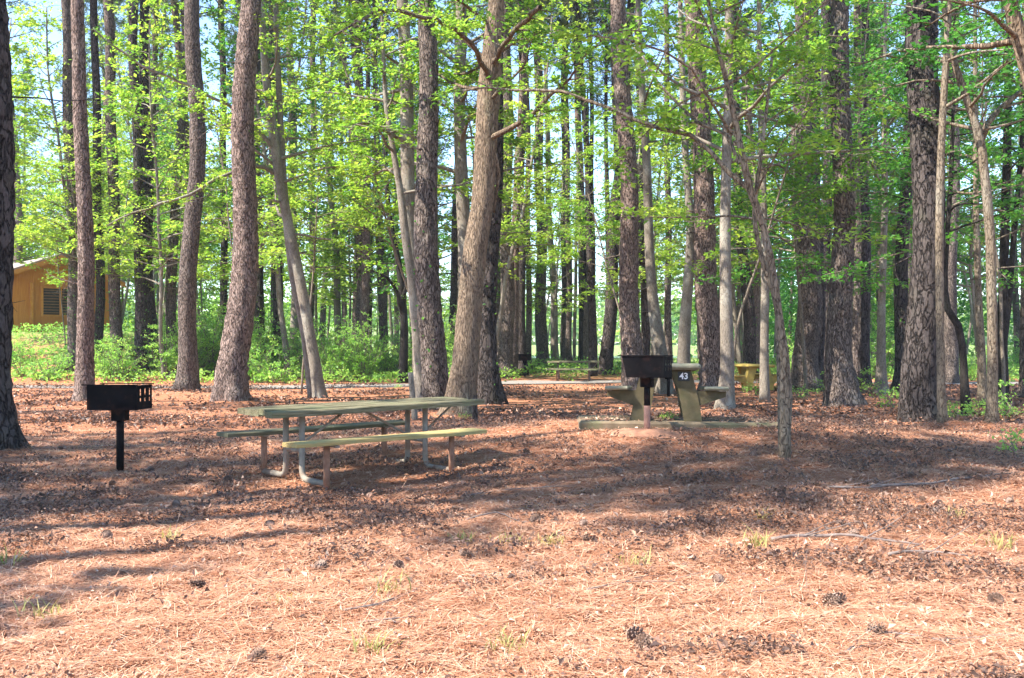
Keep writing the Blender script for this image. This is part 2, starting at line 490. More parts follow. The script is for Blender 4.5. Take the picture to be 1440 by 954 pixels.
def pine_crown_mesh(name, seed, length=9.0, radius=2.7, n_br=42, clumps=13, blade=.20):
    """needle tufts on whorled limbs; origin is the crown's foot"""
    rng = np.random.default_rng(seed); mb = MB()
    for i in range(n_br):
        f = (i + rng.uniform(0, 1)) / n_br
        az = i * 2.4 + rng.normal(0, .4)
        L = radius * (1 - .75 * f ** 1.4) * rng.uniform(.5, 1.15)
        b = polyline((0, 0, length * f), (math.cos(az), math.sin(az), .15 + .5 * f), L, rng, .5, .12, 5)
        mb.tube(b, np.linspace(.035 * (1 - .5 * f), .008, 6), 4, cap=False, mi=1)
        for c in range(clumps):
            g = rng.uniform(.35, 1.02) * 5; k = min(4, int(g)); p = b[k] * (1 - (g - k)) + b[k + 1] * (g - k) + rng.normal(0, .16, 3)
            m = 16
            d = rng.normal(0, 1, (m, 3)); d[:, 2] += .35; d /= np.linalg.norm(d, axis=1, keepdims=True)
            s = np.cross(d, rng.normal(0, 1, (m, 3))); s /= np.linalg.norm(s, axis=1, keepdims=True)
            Lb = blade * rng.uniform(.7, 1.3, (m, 1)); w = .012
            V = np.stack([p + s * w * .6, p + d * Lb + s * w, p + d * Lb - s * w, p - s * w * .6], 1).reshape(-1, 3)
            mb.add(V, np.arange(m * 4).reshape(m, 4), None, np.clip(rng.normal(.5, .2), 0, 1))
    return mb.mesh(name, [NEEDLE, BARK['dark']])


# ================================================================== SETTING
# ground: one sheet, fine near the camera, out to the horizon
def axis_coords(lim0, lim1, fine, n0, n1):
    a = np.linspace(-fine, fine, n0)
    g = np.geomspace(1, lim1 / fine, n1)[1:] * fine
    g0 = np.geomspace(1, -lim0 / fine, n1)[1:] * -fine
    return np.concatenate([g0[::-1], a, g])


wb = MB()
wx = np.array([-900, 900.]); wy = np.array([60., 600.])
wb.add([[-780, 78, -1.0], [780, 78, -1.0], [780, 260, -1.0], [-780, 260, -1.0]], [[0, 1, 2, 3]])
tag(wb.build('water', water_material()), kind='structure')

# path sweeping across behind the table sites
pth = [(-40, 33.5), (-22, 31.0), (-13, 29.8), (-6, 30.2), (0, 33.0), (4.2, 34.6), (10, 33.5), (22, 32), (40, 34)]
pp, _, _ = resample(np.array([(x, y, 0) for x, y in pth]), np.ones(len(pth)), .6)
tn = np.gradient(pp, axis=0); tn /= np.linalg.norm(tn, axis=1, keepdims=True)
sd = np.stack([-tn[:, 1], tn[:, 0], 0 * tn[:, 0]], 1)
rows = []
for j, w in enumerate(np.linspace(-.95, .95, 7)):
    wv = pp + sd * (w + (RNG.normal(0, .12, (len(pp), 1)) if abs(w) > .9 else 0))
    wv[:, 2] = H(wv[:, 0], wv[:, 1]) + .012
    rows.append(wv)
rows = np.array(rows); k = np.arange(7 * len(pp)).reshape(7, len(pp))
pb = MB(); pb.add(rows.reshape(-1, 3), np.stack([k[:-1, :-1], k[:-1, 1:], k[1:, 1:], k[1:, :-1]], -1).reshape(-1, 4))
tag(pb.build('path', PATHM, smooth_=True), kind='structure')

# ================================================================== TREES
PINEC = [pine_crown_mesh('crown', 100 + i, 9 + i % 2, 2.5 + .25 * i) for i in range(4)]


def dead_stubs(mb, P, Rr, rng, n, z0, z1):
    for _ in range(n):
        z = rng.uniform(z0, z1); k = int(np.argmin(np.abs(P[:, 2] - P[0, 2] - z))); az = rng.uniform(0, 6.28)
        L = rng.uniform(.4, 1.8)
        b = polyline(P[k], (math.cos(az), math.sin(az), rng.uniform(-.25, .3)), L, rng, rng.normal(0, .4), .2, 5)
        mb.tube(b, np.linspace(.014, .004, len(b)), 4, cap=False)
        for _2 in range(2):
            q = b[rng.integers(2, 5)]
            c = polyline(q, rng.normal(0, 1, 3), L * .4, rng, 0, .2, 3)
            mb.tube(c, np.linspace(.006, .002, 4), 3, cap=False)


def ivy(mb, P, Rr, rng, z0, z1, n, sz=.07):
    z = rng.uniform(z0, z1, n); k = np.array([int(np.argmin(np.abs(P[:, 2] - P[0, 2] - q))) for q in z])
    a = rng.uniform(0, 6.28, n); r = Rr[k] + rng.uniform(.0, .10, n)
    C = P[k] + np.stack([np.cos(a) * r, np.sin(a) * r, rng.normal(0, .05, n)], 1)
    mb.leaves(C, sz, rng, 1.4, rng.beta(2, 3, n), .75)


def trunk_path(pts, Y=None, base_y=None, height=22, top_r=None, lean=0.0):
    """traced pixels (x, y, width) -> world points at the tree's own distance, carried on up to its full height"""
    px, py, w = pts[0]
    if Y is None:
        b = on_ground(px, py); Y = b[1]
    P = []; W = []
    for i, (x, y, w) in enumerate(pts):
        p = at(x, y, Y)
        if i == 0: p[2] = Hs(p[0], Y) - .06
        else: p[1] = Y + lean * (p[2] - P[0][2])
        P.append(p); W.append(w / FPX * Y / 2)
    last = P[-1]; d = P[-1] - P[-2]; d /= np.linalg.norm(d)
    d = d * np.array([.6, .6, 1]); d /= np.linalg.norm(d)
    gz = P[0][2]
    rem = height - (last[2] - gz)
    if rem > .5:
        P.append(last + d * rem * .5 / d[2]); W.append(W[-1] * (.78 if rem > 6 else .6))
        P.append(P[-1] + np.array([d[0] * .3, 0, d[2]]) * rem * .5 / d[2]); W.append(top_r if top_r else W[-1] * .45)
    return np.array(P), np.array(W), Y


def roughen(mb_v, P, Rr, q, sides, rng, amp):
    pass


def tree(kind, label, pts, bark='pine', Y=None, height=None, crown=None, stems=(), limbs=(), group=None, ivy_n=0, flare=1.38, seed=None, stubs=0, tint=.45, leafmat=None, lean=0.0):
    seed = seed if seed is not None else abs(hash(label)) % 1
    rng = np.random.default_rng(sum(ord(c) * (i + 1) for i, c in enumerate(label)) % 99991)
    pine = kind == 'pine_tree'
    height = height or (rng.uniform(21, 25) if pine else rng.uniform(11, 14))
    P0, W0, Yd = trunk_path(pts, Y, height=height, lean=lean)
    base = P0[0].copy()
    big = W0[0] > .12 and Yd < 26
    P, W, q = resample(P0 - base, W0, .10 if big else .35)
    zz = P[:, 2]
    W = W * (1 + (flare - 1) * np.exp(-np.clip(zz, 0, None) / .27))
    # small wander so no stem is ruler straight
    ph = rng.uniform(0, 6.28, 4)
    P[:, 0] += W * .25 * np.sin(zz * .9 + ph[0]) * np.clip(zz, 0, 1); P[:, 1] += W * .4 * np.sin(zz * .7 + ph[1]) * np.clip(zz, 0, 1)
    root = thing(kind, label, 'tree', base, 0, group)
    mt = MB(); ml = MB()
    sides = 40 if big else (14 if Yd < 45 else 9)
    jit = {'smooth': .012, 'hard': .02}.get(bark, .042 if big else .05)
    if not big: jit *= .6
    n_before = mt.n
    mt.tube(P, W, sides, jit, rng)
    if big:   # root buttresses swell the foot unevenly
        V = mt.V[-1].copy(); m = len(P) * sides; A = np.arctan2(V[:m, 1] - np.repeat(P[:, 1], sides), V[:m, 0] - np.repeat(P[:, 0], sides))
        fz = np.exp(-np.clip(V[:m, 2], 0, None) / .28) * .16
        s_ = 1 + fz * (np.sin(A * 3 + ph[2]) + .6 * np.sin(A * 5 + ph[3]))
        ctr = np.repeat(P, sides, 0); V[:m, :2] = ctr[:, :2] + (V[:m, :2] - ctr[:, :2]) * s_[:, None]
        mt.V[-1] = V
    allstems = [(P, W)]
    for st in stems:
        SP = []; SW = []
        for (x, y, w) in st:
            p = at(x, y, Yd + .25) - base; SP.append(p); SW.append(w / FPX * Yd / 2)
        SP = np.array(SP)
        if st[0][1] > 540: SP[0, 2] = Hs(SP[0, 0] + base[0], Yd) - base[2] - .05
        SP[:, 1] += np.linspace(0, rng.uniform(-.6, .6), len(SP))
        sp, sw, _ = resample(SP, SW, .25)
        mt.tube(sp, sw, 12, .03, rng)
        allstems.append((sp, sw))
    if pine:
        if stubs: dead_stubs(mt, P, W, rng, stubs, 2.0, 9.0)
    else:
        c = dict(z0=3.0, n=16, Lmax=2.6, leaf=.106, dens=66, width=.9, tint=tint)
        if crown: c.update(crown)
        for i, (sp, sw) in enumerate(allstems):
            n = c['n'] if i == 0 else max(4, c['n'] // 2)
            z0 = c['z0'] if i == 0 else max(.3, (sp[-1, 2] - sp[0, 2]) * .55)
            grow_crown(sp, sw, rng, mt, ml, z0, n, c['Lmax'] * (1 if i == 0 else .7), c['leaf'], c['dens'], c['width'], c['tint'])
    for lb in limbs:   # traced long limbs: (list of (x, y, width), leaf density, depth step)
        LP = []; LW = []
        pts_, dn, dy = lb
        for i, (x, y, w) in enumerate(pts_):
            LP.append(at(x, y, Yd + dy * i / (len(pts_) - 1)) - base); LW.append(w / FPX * Yd / 2)
        sp, sw, _ = resample(np.array(LP), LW, .3)
        sp[1:-1] += rng.normal(0, .025, sp[1:-1].shape)
        mt.tube(sp, sw, 7, .04, rng, cap=False)
        if dn > 0: spray(mt, ml, sp, sw[0], rng, .08, dn * 3.6, .85, .45, tint, start=.2)
    mt.build('trunk', BARK[bark], root, True)
    if pine:
        me = PINEC[int(rng.integers(0, 4))]
        co = link('crown', me, root, P[int(len(P) * .66)])
        fs = (height * .40) / 9.5
        co.scale = (1, 1, fs); co.rotation_euler = (0, 0, rng.uniform(0, 6.28))
    elif ml.n:
        ml.build('crown', leafmat or LEAF, root)
    if ivy_n:
        mi_ = MB(); ivy(mi_, P, W, rng, .2, 7.5, ivy_n); mi_.build('vine', LEAFD, root)
    return root


PT, HT = 'pine_tree', 'hardwood_tree'
# ---- left part of the picture
tree(PT, 'thick grey pine cut by the left edge of the photo', [(-9, 634, 68), (-10, 560, 56), (-14, 300, 48), (-16, 0, 44)], 'plate', stubs=3)
tree(PT, 'pinkish straight pine directly behind the left black grill', [(120, 566, 27), (120, 480, 23), (119, 290, 20), (112, 100, 18), (106, 0, 17)], 'pink', stubs=7)
tree(PT, 'slim ivy-clad pine just left of the pinkish pine behind the grill', [(104, 522, 17), (103, 330, 14), (93, 60, 13), (91, 0, 13)], 'pine', ivy_n=260, stubs=4)
tree(PT, 'thin dark vine-wrapped pine just right of the pinkish pine', [(138, 521, 13), (139, 330, 12), (133, 60, 10), (132, 0, 10)], 'dark', ivy_n=220)
tree(PT, 'vine-speckled pine second right of the pinkish pine', [(163, 504, 17), (161, 330, 15), (155, 120, 14), (152, 0, 13)], 'pine', Y=36, ivy_n=260)
tree(PT, 'nearly black pine left half of a close dark pair', [(199, 526, 18), (196, 330, 14), (190, 120, 13), (188, 0, 12)], 'dark', ivy_n=160)
tree(PT, 'dark grey pine right half of a close dark pair', [(213, 523, 18), (208, 330, 15), (204, 150, 14), (203, 0, 13)], 'dark', stubs=3)
tree(PT, 'pale thin pine behind the leaning brown pine', [(240, 502, 15), (244, 330, 13), (258, 120, 11), (260, 0, 10)], 'pine', Y=37, ivy_n=150)
tree(PT, 'brown pine of medium girth standing left of the flared pine', [(262, 549, 31), (264, 470, 25), (271, 320, 23), (275, 130, 22), (273, 0, 20)], 'pine', stubs=6)
tree(PT, 'large pinkish pine with flared foot behind the picnic table left end', [(327, 567, 50), (331, 500, 40), (342, 300, 33), (347, 130, 30), (352, 0, 27)], 'pink', stubs=8, flare=1.3)
tree(PT, 'thin shaded pine right behind the large flared pine', [(316, 500, 11), (315, 350, 10), (313, 100, 9), (312, 0, 9)], 'dark', Y=44)
tree(HT, 'twin-stemmed smooth hardwood leaning left over the picnic table', [(450, 562, 18), (437, 480, 15), (424, 400, 15), (405, 310, 14), (390, 240, 13), (382, 180, 13), (374, 110, 11), (370, 30, 9)], 'smooth',
     crown=dict(z0=4.2, n=22, Lmax=3.0, tint=.6), stems=[[(441, 561, 16), (428, 460, 14), (414, 390, 13), (403, 300, 11), (397, 200, 9), (391, 60, 8), (388, -60, 6)]],
     limbs=[([(384, 243, 7), (362, 234, 6), (342, 236, 5), (300, 255, 4), (265, 275, 4), (215, 292, 3), (150, 318, 2)], 16, -2.0), ([(388, 215, 7), (340, 160, 5), (280, 128, 4), (200, 92, 3), (130, 40, 2)], 16, -1.5)])
tree(PT, 'dark ivy-covered pine in the green brush left of the leaning twin stems', [(390, 478, 15), (389, 400, 14), (387, 250, 12), (384, 0, 11)], 'dark', Y=40, ivy_n=300)
tree(PT, 'slim dark pine left of the ivy-covered one in the brush', [(367, 480, 11), (366, 400, 10), (362, 200, 9), (360, 0, 8)], 'dark', Y=44, ivy_n=120)
tree(HT, 'greenish mossy hardwood right of the leaning twin stems', [(416, 478, 14), (413, 330, 13), (410, 150, 11), (408, 40, 9)], 'smooth', Y=42, height=17, crown=dict(z0=5, n=20, Lmax=3.2, leaf=.13, dens=36))
tree(PT, 'thin straight grey pine above the middle of the green brush', [(438, 480, 10), (439, 330, 9), (440, 150, 8), (440, 0, 8)], 'pine', Y=50)
tree(HT, 'slender greenish hardwood leaning right above the brush', [(478, 478, 11), (474, 400, 10), (468, 300, 9), (457, 160, 8), (452, 60, 6)], 'smooth', Y=44, height=17, crown=dict(z0=5, n=20, Lmax=3.2, leaf=.13, dens=36, tint=.6))
tree(PT, 'stout grey pine in the brush left of the table-side pine cluster', [(509, 482, 17), (508, 400, 15), (505, 250, 13), (503, 0, 12)], 'pine', Y=42, ivy_n=120)
tree(PT, 'very thin pine beside the stout grey pine in the brush', [(519, 480, 8), (518, 330, 7), (516, 0, 6)], 'dark', Y=52)
tree(HT, 'dark crooked forked hardwood in the brush', [(567, 492, 13), (566, 440, 11), (562, 380, 9), (548, 300, 7), (541, 200, 6), (540, 120, 5)], 'black', Y=34, height=11, crown=dict(z0=3.5, n=14, Lmax=2.6, leaf=.12, dens=36),
     limbs=[([(566, 440, 8), (556, 410, 5), (540, 390, 4), (520, 380, 3)], 10, -1), ([(565, 425, 7), (575, 380, 6), (572, 330, 5), (560, 290, 4)], 10, 0)])
tree(HT, 'slender curved hardwood hugging the cluster behind the table', [(597, 578, 16), (588, 500, 14), (580, 400, 13), (571, 330, 12), (564, 270, 10), (554, 215, 8), (543, 150, 7), (538, 60, 5)], 'smooth', Y=19.6,
     crown=dict(z0=4.6, n=16, Lmax=2.6, tint=.55), height=10)
tree(PT, 'thick dark-plated pine rising behind the picnic table right half', [(611, 583, 42), (608, 520, 36), (604, 380, 34), (602, 250, 30), (599, 90, 26), (597, 0, 24)], 'pine', Y=18.6, ivy_n=90, stubs=6)
tree(HT, 'tall smooth grey hardwood pressed against the dark-plated pine', [(592, 574, 22), (586, 450, 20), (578, 300, 20), (571, 150, 19), (566, 40, 17)], 'smooth', Y=20.5, height=15, crown=dict(z0=4.9, n=28, Lmax=4.2, tint=.55))
tree(HT, 'grey-tan straight hardwood left of the big bowed trunk', [(654, 566, 24), (652, 400, 20), (650, 250, 18), (648, 100, 16), (647, 0, 15)], 'smooth', Y=21.5, height=15, crown=dict(z0=5.0, n=26, Lmax=4.0, tint=.5))
tree(HT, 'big brown bowed hardwood right behind the picnic table', [(645, 592, 44), (650, 520, 38), (657, 430, 34), (668, 350, 33), (680, 290, 31), (687, 200, 31), (690, 120, 33), (692, 60, 27), (696, 0, 22)], 'hard', Y=17.6, height=14,
     crown=dict(z0=5.2, n=28, Lmax=4.2, tint=.5, leaf=.095), limbs=[([(690, 190, 8), (700, 230, 6), (700, 262, 5), (694, 300, 3)], 0, .3), ([(688, 115, 8), (660, 60, 6), (610, 30, 5), (540, 15, 4), (470, 50, 2)], 24, -5.0), ([(692, 90, 8), (720, 50, 6), (760, 10, 6)], 20, -3)])
tree(PT, 'dark cracked pine at the right end of the picnic table', [(690, 571, 38), (688, 500, 28), (688, 400, 24), (693, 300, 20), (699, 150, 18), (702, 0, 16)], 'plate', ivy_n=50)
# ---- middle
tree(PT, 'grey wide-footed pine left of the small far grill', [(710, 531, 29), (711, 480, 22), (712, 300, 18), (712, 120, 16), (712, 0, 15)], 'pine', stubs=3)
tree(PT, 'dark thin pine behind the small far grill', [(735, 528, 14), (734, 400, 10), (733, 200, 8), (732, 0, 8)], 'dark')
tree(PT, 'narrow brown pine right of the small far grill', [(744, 522, 9), (743, 400, 8), (742, 200, 7), (740, 0, 6)], 'pine')
tree(PT, 'straight grey pine left of the far picnic table', [(763, 518, 19), (762, 430, 16), (760, 300, 14), (757, 120, 12), (756, 0, 12)], 'pine', stubs=3)
tree(HT, 'pale tan slender hardwood behind the far picnic table', [(782, 508, 12), (779, 430, 10), (774, 330, 9), (771, 250, 8), (768, 100, 6)], 'smooth', Y=47, height=16, crown=dict(z0=6, n=16, Lmax=3, leaf=.14, dens=30, tint=.6))
tree(PT, 'first of two close slim pines over the far picnic table', [(793, 508, 9), (793, 300, 8), (793, 0, 7)], 'pine', Y=49)
tree(PT, 'second of two close slim pines over the far picnic table', [(801, 509, 9), (800, 380, 8), (797, 180, 7), (795, 0, 7)], 'pine', Y=48)
tree(HT, 'hair-thin grey stem right of the two close slim pines', [(808, 508, 5), (809, 400, 5), (812, 250, 4), (813, 80, 3)], 'smooth', Y=50, height=14, crown=dict(z0=6, n=12, Lmax=2.6, leaf=.14, dens=26, tint=.55))
tree(HT, 'thin dark stem leaning right over the far table end', [(816, 512, 7), (819, 430, 6), (824, 330, 5), (826, 150, 4)], 'dark', Y=46, height=14, crown=dict(z0=6, n=12, Lmax=2.6, leaf=.14, dens=26, tint=.55))
tree(PT, 'thin straight pine right of the far picnic table', [(834, 516, 8), (834, 400, 7), (832, 200, 6), (831, 0, 6)], 'pine')
tree(PT, 'dark pine leaning right just left of the big centre pine', [(852, 527, 20), (856, 450, 18), (864, 330, 17), (872, 220, 14), (884, 60, 12)], 'dark', stubs=10)
tree(PT, 'tall brown pine rising behind the right black grill', [(893, 545, 38), (890, 470, 29), (884, 300, 25), (877, 170, 23), (871, 0, 21)], 'pink', Y=24, stubs=5)
tree(PT, 'dark slim pine hidden close behind the tall brown pine', [(908, 520, 15), (906, 400, 13), (902, 250, 11), (898, 0, 10)], 'dark', Y=35)
tree(HT, 'tan curved hardwood sweeping up right of the tall brown pine', [(934, 545, 26), (927, 490, 20), (920, 420, 15), (914, 340, 13), (909, 250, 12), (905, 170, 11), (901, 90, 9)], 'smooth', Y=25, height=15, crown=dict(z0=6.5, n=20, Lmax=3, leaf=.1, dens=44))
tree(PT, 'thin mottled pine behind the curved tan hardwood', [(941, 520, 11), (940, 380, 9), (938, 200, 8), (937, 0, 7)], 'pine', Y=38)
tree(HT, 'pinkish smooth hardwood left of the large purple-brown pine', [(962, 532, 21), (965, 460, 17), (969, 330, 12), (965, 230, 10), (961, 120, 9), (957, 40, 8)], 'smooth', Y=28, height=16, crown=dict(z0=6.5, n=20, Lmax=3, leaf=.1, dens=44))
tree(PT, 'large purple-brown plated pine above the concrete table', [(1001, 545, 37), (998, 470, 32), (992, 330, 30), (985, 200, 27), (980, 70, 24), (977, 0, 23)], 'pink', Y=24, stubs=4)
tree(HT, 'smooth pale grey straight trunk right of the concrete table', [(1019, 570, 26), (1020, 530, 20), (1021, 400, 16), (1022, 250, 14), (1024, 80, 12)], 'smooth', Y=19.2, height=14, crown=dict(z0=5, n=28, Lmax=4.0, tint=.45), flare=1.35)
tree(PT, 'mottled dark pine leaning left behind the yellow table', [(1056, 530, 19), (1050, 430, 17), (1043, 330, 14), (1036, 210, 12), (1030, 0, 11)], 'dark', Y=37, ivy_n=120)
tree(HT, 'greyish slim trunk right of the yellow table', [(1076, 568, 14), (1076, 480, 12), (1074, 350, 10), (1071, 200, 9), (1068, 60, 7)], 'smooth', Y=20.5, height=13, crown=dict(z0=5, n=22, Lmax=2.8, tint=.35))
tree(HT, 'small scarred forked hardwood standing nearest the camera', [(1103, 654, 17), (1104, 610, 15), (1105, 575, 16), (1105, 548, 20), (1104, 522, 15), (1099, 480, 11), (1091, 420, 11), (1082, 360, 10), (1070, 310, 10), (1054, 265, 11), (1040, 200, 9), (1030, 150, 8), (1018, 100, 6), (1004, 40, 5)], 'brown', Y=float(on_ground(1103, 652)[1]),
     height=7.0, crown=dict(z0=3.9, n=20, Lmax=2.6, leaf=.075, tint=.45), flare=1.15,
     stems=[[(1101, 545, 13), (1097, 480, 9), (1096, 430, 8), (1078, 370, 7), (1066, 300, 7), (1075, 230, 6), (1085, 160, 5), (1097, 60, 4)]],
     limbs=[([(1056, 268, 8), (1020, 232, 7), (985, 200, 7), (940, 178, 6.5), (895, 165, 6), (850, 148, 5.5), (800, 134, 5), (750, 127, 4.5), (700, 121, 4), (650, 128, 3)], 7, 1.5),
            ([(1040, 230, 6), (1010, 185, 5), (975, 165, 5), (940, 130, 4), (910, 90, 4), (880, 55, 3)], 12, 1),
            ([(1030, 190, 5), (1000, 140, 4), (960, 90, 3), (900, 62, 3), (830, 50, 2)], 12, -1)])
# ---- right part
tree(PT, 'broad grey pine first right of the forked hardwood', [(1135, 550, 40), (1134, 490, 34), (1132, 330, 31), (1130, 150, 28), (1128, 0, 26)], 'pine', stubs=4)
tree(PT, 'shaded purple pine close behind the broad grey pine', [(1150, 545, 20), (1149, 400, 17), (1146, 200, 15), (1144, 0, 14)], 'dark', Y=30)
tree(PT, 'mossy dark pine between the two broad right-hand pines', [(1162, 540, 19), (1162, 400, 16), (1163, 200, 14), (1163, 0, 13)], 'dark', Y=32, ivy_n=80)
tree(PT, 'tall sunlit grey pine with pale left flank at right of centre', [(1187, 572, 48), (1186, 500, 36), (1184, 330, 29), (1181, 200, 27), (1183, 50, 25), (1184, 0, 24)], 'pine', stubs=5)
tree(PT, 'slim brown shaded pine right of the tall sunlit grey pine', [(1216, 536, 17), (1216, 400, 14), (1215, 200, 12), (1214, 0, 11)], 'dark', Y=31)
tree(PT, 'grey thin pine tucked behind the slim brown shaded pine', [(1204, 536, 13), (1205, 400, 12), (1206, 200, 11), (1206, 0, 10)], 'pine', Y=36)
tree(HT, 'pinkish slender trunk with pale foot left of the biggest right pine', [(1238, 555, 18), (1239, 500, 12), (1241, 400, 10), (1243, 320, 9), (1244, 200, 8)], 'smooth', Y=25.5, height=12, crown=dict(z0=5, n=22, Lmax=3.0, leaf=.1, tint=.3, dens=44), flare=1.5)
tree(PT, 'dark cracked pine half hidden left of the biggest right pine', [(1266, 553, 24), (1268, 460, 19), (1272, 330, 17), (1278, 150, 15), (1282, 0, 14)], 'dark', ivy_n=40)
tree(PT, 'biggest dark plated pine in the right foreground', [(1299, 598, 64), (1296, 540, 47), (1296, 430, 42), (1298, 300, 41), (1301, 150, 42), (1306, 0, 40)], 'plate', stubs=3, flare=1.2)
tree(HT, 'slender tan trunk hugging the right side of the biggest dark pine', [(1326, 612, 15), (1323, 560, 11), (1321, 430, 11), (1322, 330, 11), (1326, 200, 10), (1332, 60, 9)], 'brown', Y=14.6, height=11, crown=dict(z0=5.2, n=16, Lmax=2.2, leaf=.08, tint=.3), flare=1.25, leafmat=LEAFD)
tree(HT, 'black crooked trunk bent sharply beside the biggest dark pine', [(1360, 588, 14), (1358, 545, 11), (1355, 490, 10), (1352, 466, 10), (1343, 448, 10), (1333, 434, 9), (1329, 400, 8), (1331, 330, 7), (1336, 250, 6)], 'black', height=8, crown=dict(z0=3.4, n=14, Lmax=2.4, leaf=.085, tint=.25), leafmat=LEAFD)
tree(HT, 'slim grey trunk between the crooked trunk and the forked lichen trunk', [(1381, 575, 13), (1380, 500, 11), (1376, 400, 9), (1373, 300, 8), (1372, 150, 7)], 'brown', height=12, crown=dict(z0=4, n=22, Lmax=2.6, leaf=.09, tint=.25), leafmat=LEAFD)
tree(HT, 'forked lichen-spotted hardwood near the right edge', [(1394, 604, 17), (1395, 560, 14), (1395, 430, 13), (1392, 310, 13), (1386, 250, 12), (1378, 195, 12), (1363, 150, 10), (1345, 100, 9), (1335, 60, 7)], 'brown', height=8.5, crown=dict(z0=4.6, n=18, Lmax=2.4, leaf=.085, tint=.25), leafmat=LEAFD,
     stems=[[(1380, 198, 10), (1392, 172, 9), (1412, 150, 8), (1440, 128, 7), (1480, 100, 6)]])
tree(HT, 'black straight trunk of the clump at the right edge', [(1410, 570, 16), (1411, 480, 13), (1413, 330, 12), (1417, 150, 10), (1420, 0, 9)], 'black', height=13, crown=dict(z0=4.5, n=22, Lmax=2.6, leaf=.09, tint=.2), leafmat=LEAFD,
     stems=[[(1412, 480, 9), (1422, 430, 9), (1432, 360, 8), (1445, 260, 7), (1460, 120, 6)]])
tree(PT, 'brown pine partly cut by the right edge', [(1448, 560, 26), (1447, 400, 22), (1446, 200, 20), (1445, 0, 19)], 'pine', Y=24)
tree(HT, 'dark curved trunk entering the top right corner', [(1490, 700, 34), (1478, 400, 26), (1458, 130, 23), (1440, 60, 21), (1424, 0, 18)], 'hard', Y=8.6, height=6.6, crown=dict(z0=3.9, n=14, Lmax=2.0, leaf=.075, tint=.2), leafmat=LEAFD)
tree(PT, 'blue-grey far pine seen between biggest dark pine and the crooked trunk', [(1337, 540, 20), (1337, 400, 17), (1340, 250, 15), (1342, 0, 14)], 'pine', Y=33)

# ---- leafy understory saplings between the big trunks: one of each kind, then copies
def sapling_proto(seed, height, r, n, Lmax, leaf, dens, width, z0, tint, lm, bark='twig', name='sapling'):
    rng = np.random.default_rng(seed)
    P = polyline((0, 0, 0), (rng.normal(0, .05), rng.normal(0, .05), 1), height, rng, .2, .05, 12)
    W = np.linspace(r, r * .25, len(P))
    P, W, _ = resample(P, W, .3)
    root = thing(name, 'x', 'tree')
    mt, ml = MB(), MB(); mt.tube(P, W, 8, .03, rng)
    grow_crown(P, W, rng, mt, ml, z0, n, Lmax, leaf, dens, width, tint)
    mt.build('trunk', BARK[bark], root, True); ml.build('crown', lm, root)
    return root


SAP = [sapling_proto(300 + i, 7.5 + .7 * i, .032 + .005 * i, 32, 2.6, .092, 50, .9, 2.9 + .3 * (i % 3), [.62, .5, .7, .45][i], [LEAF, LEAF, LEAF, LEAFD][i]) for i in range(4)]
FARH = [sapling_proto(340 + i, 13 + 1.5 * i, .085 + .012 * i, 50, 3.6, .162, 24, 1.2, 3.4 + .6 * i, [.6, .5, .72, .35][i], [LEAF, LEAF, LEAF, LEAFD][i], 'smooth', 'hardwood_tree') for i in range(4)]
used = set()


def place(proto, loc, rz, sc, label, group):
    loc = (loc[0], loc[1], Hs(loc[0], loc[1]) - .03)
    if proto.name in used: return copy_thing(proto, loc, rz, sc, label, group)
    used.add(proto.name)
    proto.location = loc; proto.rotation_euler = (0, 0, rz); proto.scale = (sc,) * 3
    proto['label'] = label
    if group: proto['group'] = group
    return proto


sap_spots = [  # px, distance, kind, scale, label
    (92, 39, 0, 1.05, 'leafy sapling in front of the cabin right side'),
    (122, 35, 2, 1.05, 'bright leafy sapling behind the pinkish pine near the grill'),
    (228, 46, 0, 1.1, 'yellow-green sapling right of the close dark pair'),
    (267, 36, 0, 1.1, 'yellow-green sapling behind the brown pine'),
    (336, 31, 2, 1.1, 'leafy sapling behind the large flared pine'),
    (424, 26, 0, 1.15, 'bright sapling behind the leaning twin stems'),
    (509, 43, 2, 1.2, 'yellow-green sapling left of the dark-plated pine cluster'),
    (606, 24, 1, 1.15, 'green sapling behind the dark-plated pine'),
    (690, 24, 2, 1.1, 'leafy sapling behind the dark cracked pine'),
    (711, 42, 0, 1.1, 'thin leafy sapling by the grey wide-footed pine'),
    (884, 29, 1, 1.15, 'leafy sapling behind the tall brown pine'),
    (996, 28, 0, 1.15, 'leafy sapling behind the purple-brown pine'),
    (1021, 21, 1, 1.05, 'green sapling behind the smooth pale grey trunk'),
    (1075, 23, 3, 1.1, 'green sapling behind the slim trunk by the yellow table'),
    (1134, 25, 3, 1.15, 'dense green sapling behind the broad grey pine'),
    (1186, 24, 3, 1.1, 'dense green sapling behind the tall sunlit grey pine'),
    (1300, 18, 3, 1.05, 'dark green sapling behind the biggest dark pine'),
    (1410, 21, 3, 1.0, 'dark green sapling among the right edge clump'),
]
for i, (px, Y, k, sc, lab) in enumerate(sap_spots):
    place(SAP[k], ((px - 720) / FPX * Y, Y), i * 1.7, sc, lab, 'leafy understory saplings')

# ---- the wood beyond the path
def pine_proto(seed, h, r, bark):
    rng = np.random.default_rng(seed)
    P = polyline((0, 0, 0), (rng.normal(0, .03), rng.normal(0, .03), 1), h, rng, .1, .02, 12)
    W = np.linspace(r * 1.15, r * .3, len(P)); root = thing('pine_tree', 'x', 'tree')
    P, W, _ = resample(P, W, .5)
    mt = MB(); mt.tube(P, W, 9, .03, rng); dead_stubs(mt, P, W, rng, 8, 3, 12)
    mt.build('trunk', BARK[bark], root, True)
    co = link('crown', PINEC[seed % 4], root, P[int(len(P) * .62)]); co.scale = (1, 1, h * .42 / 9.5)
    return root


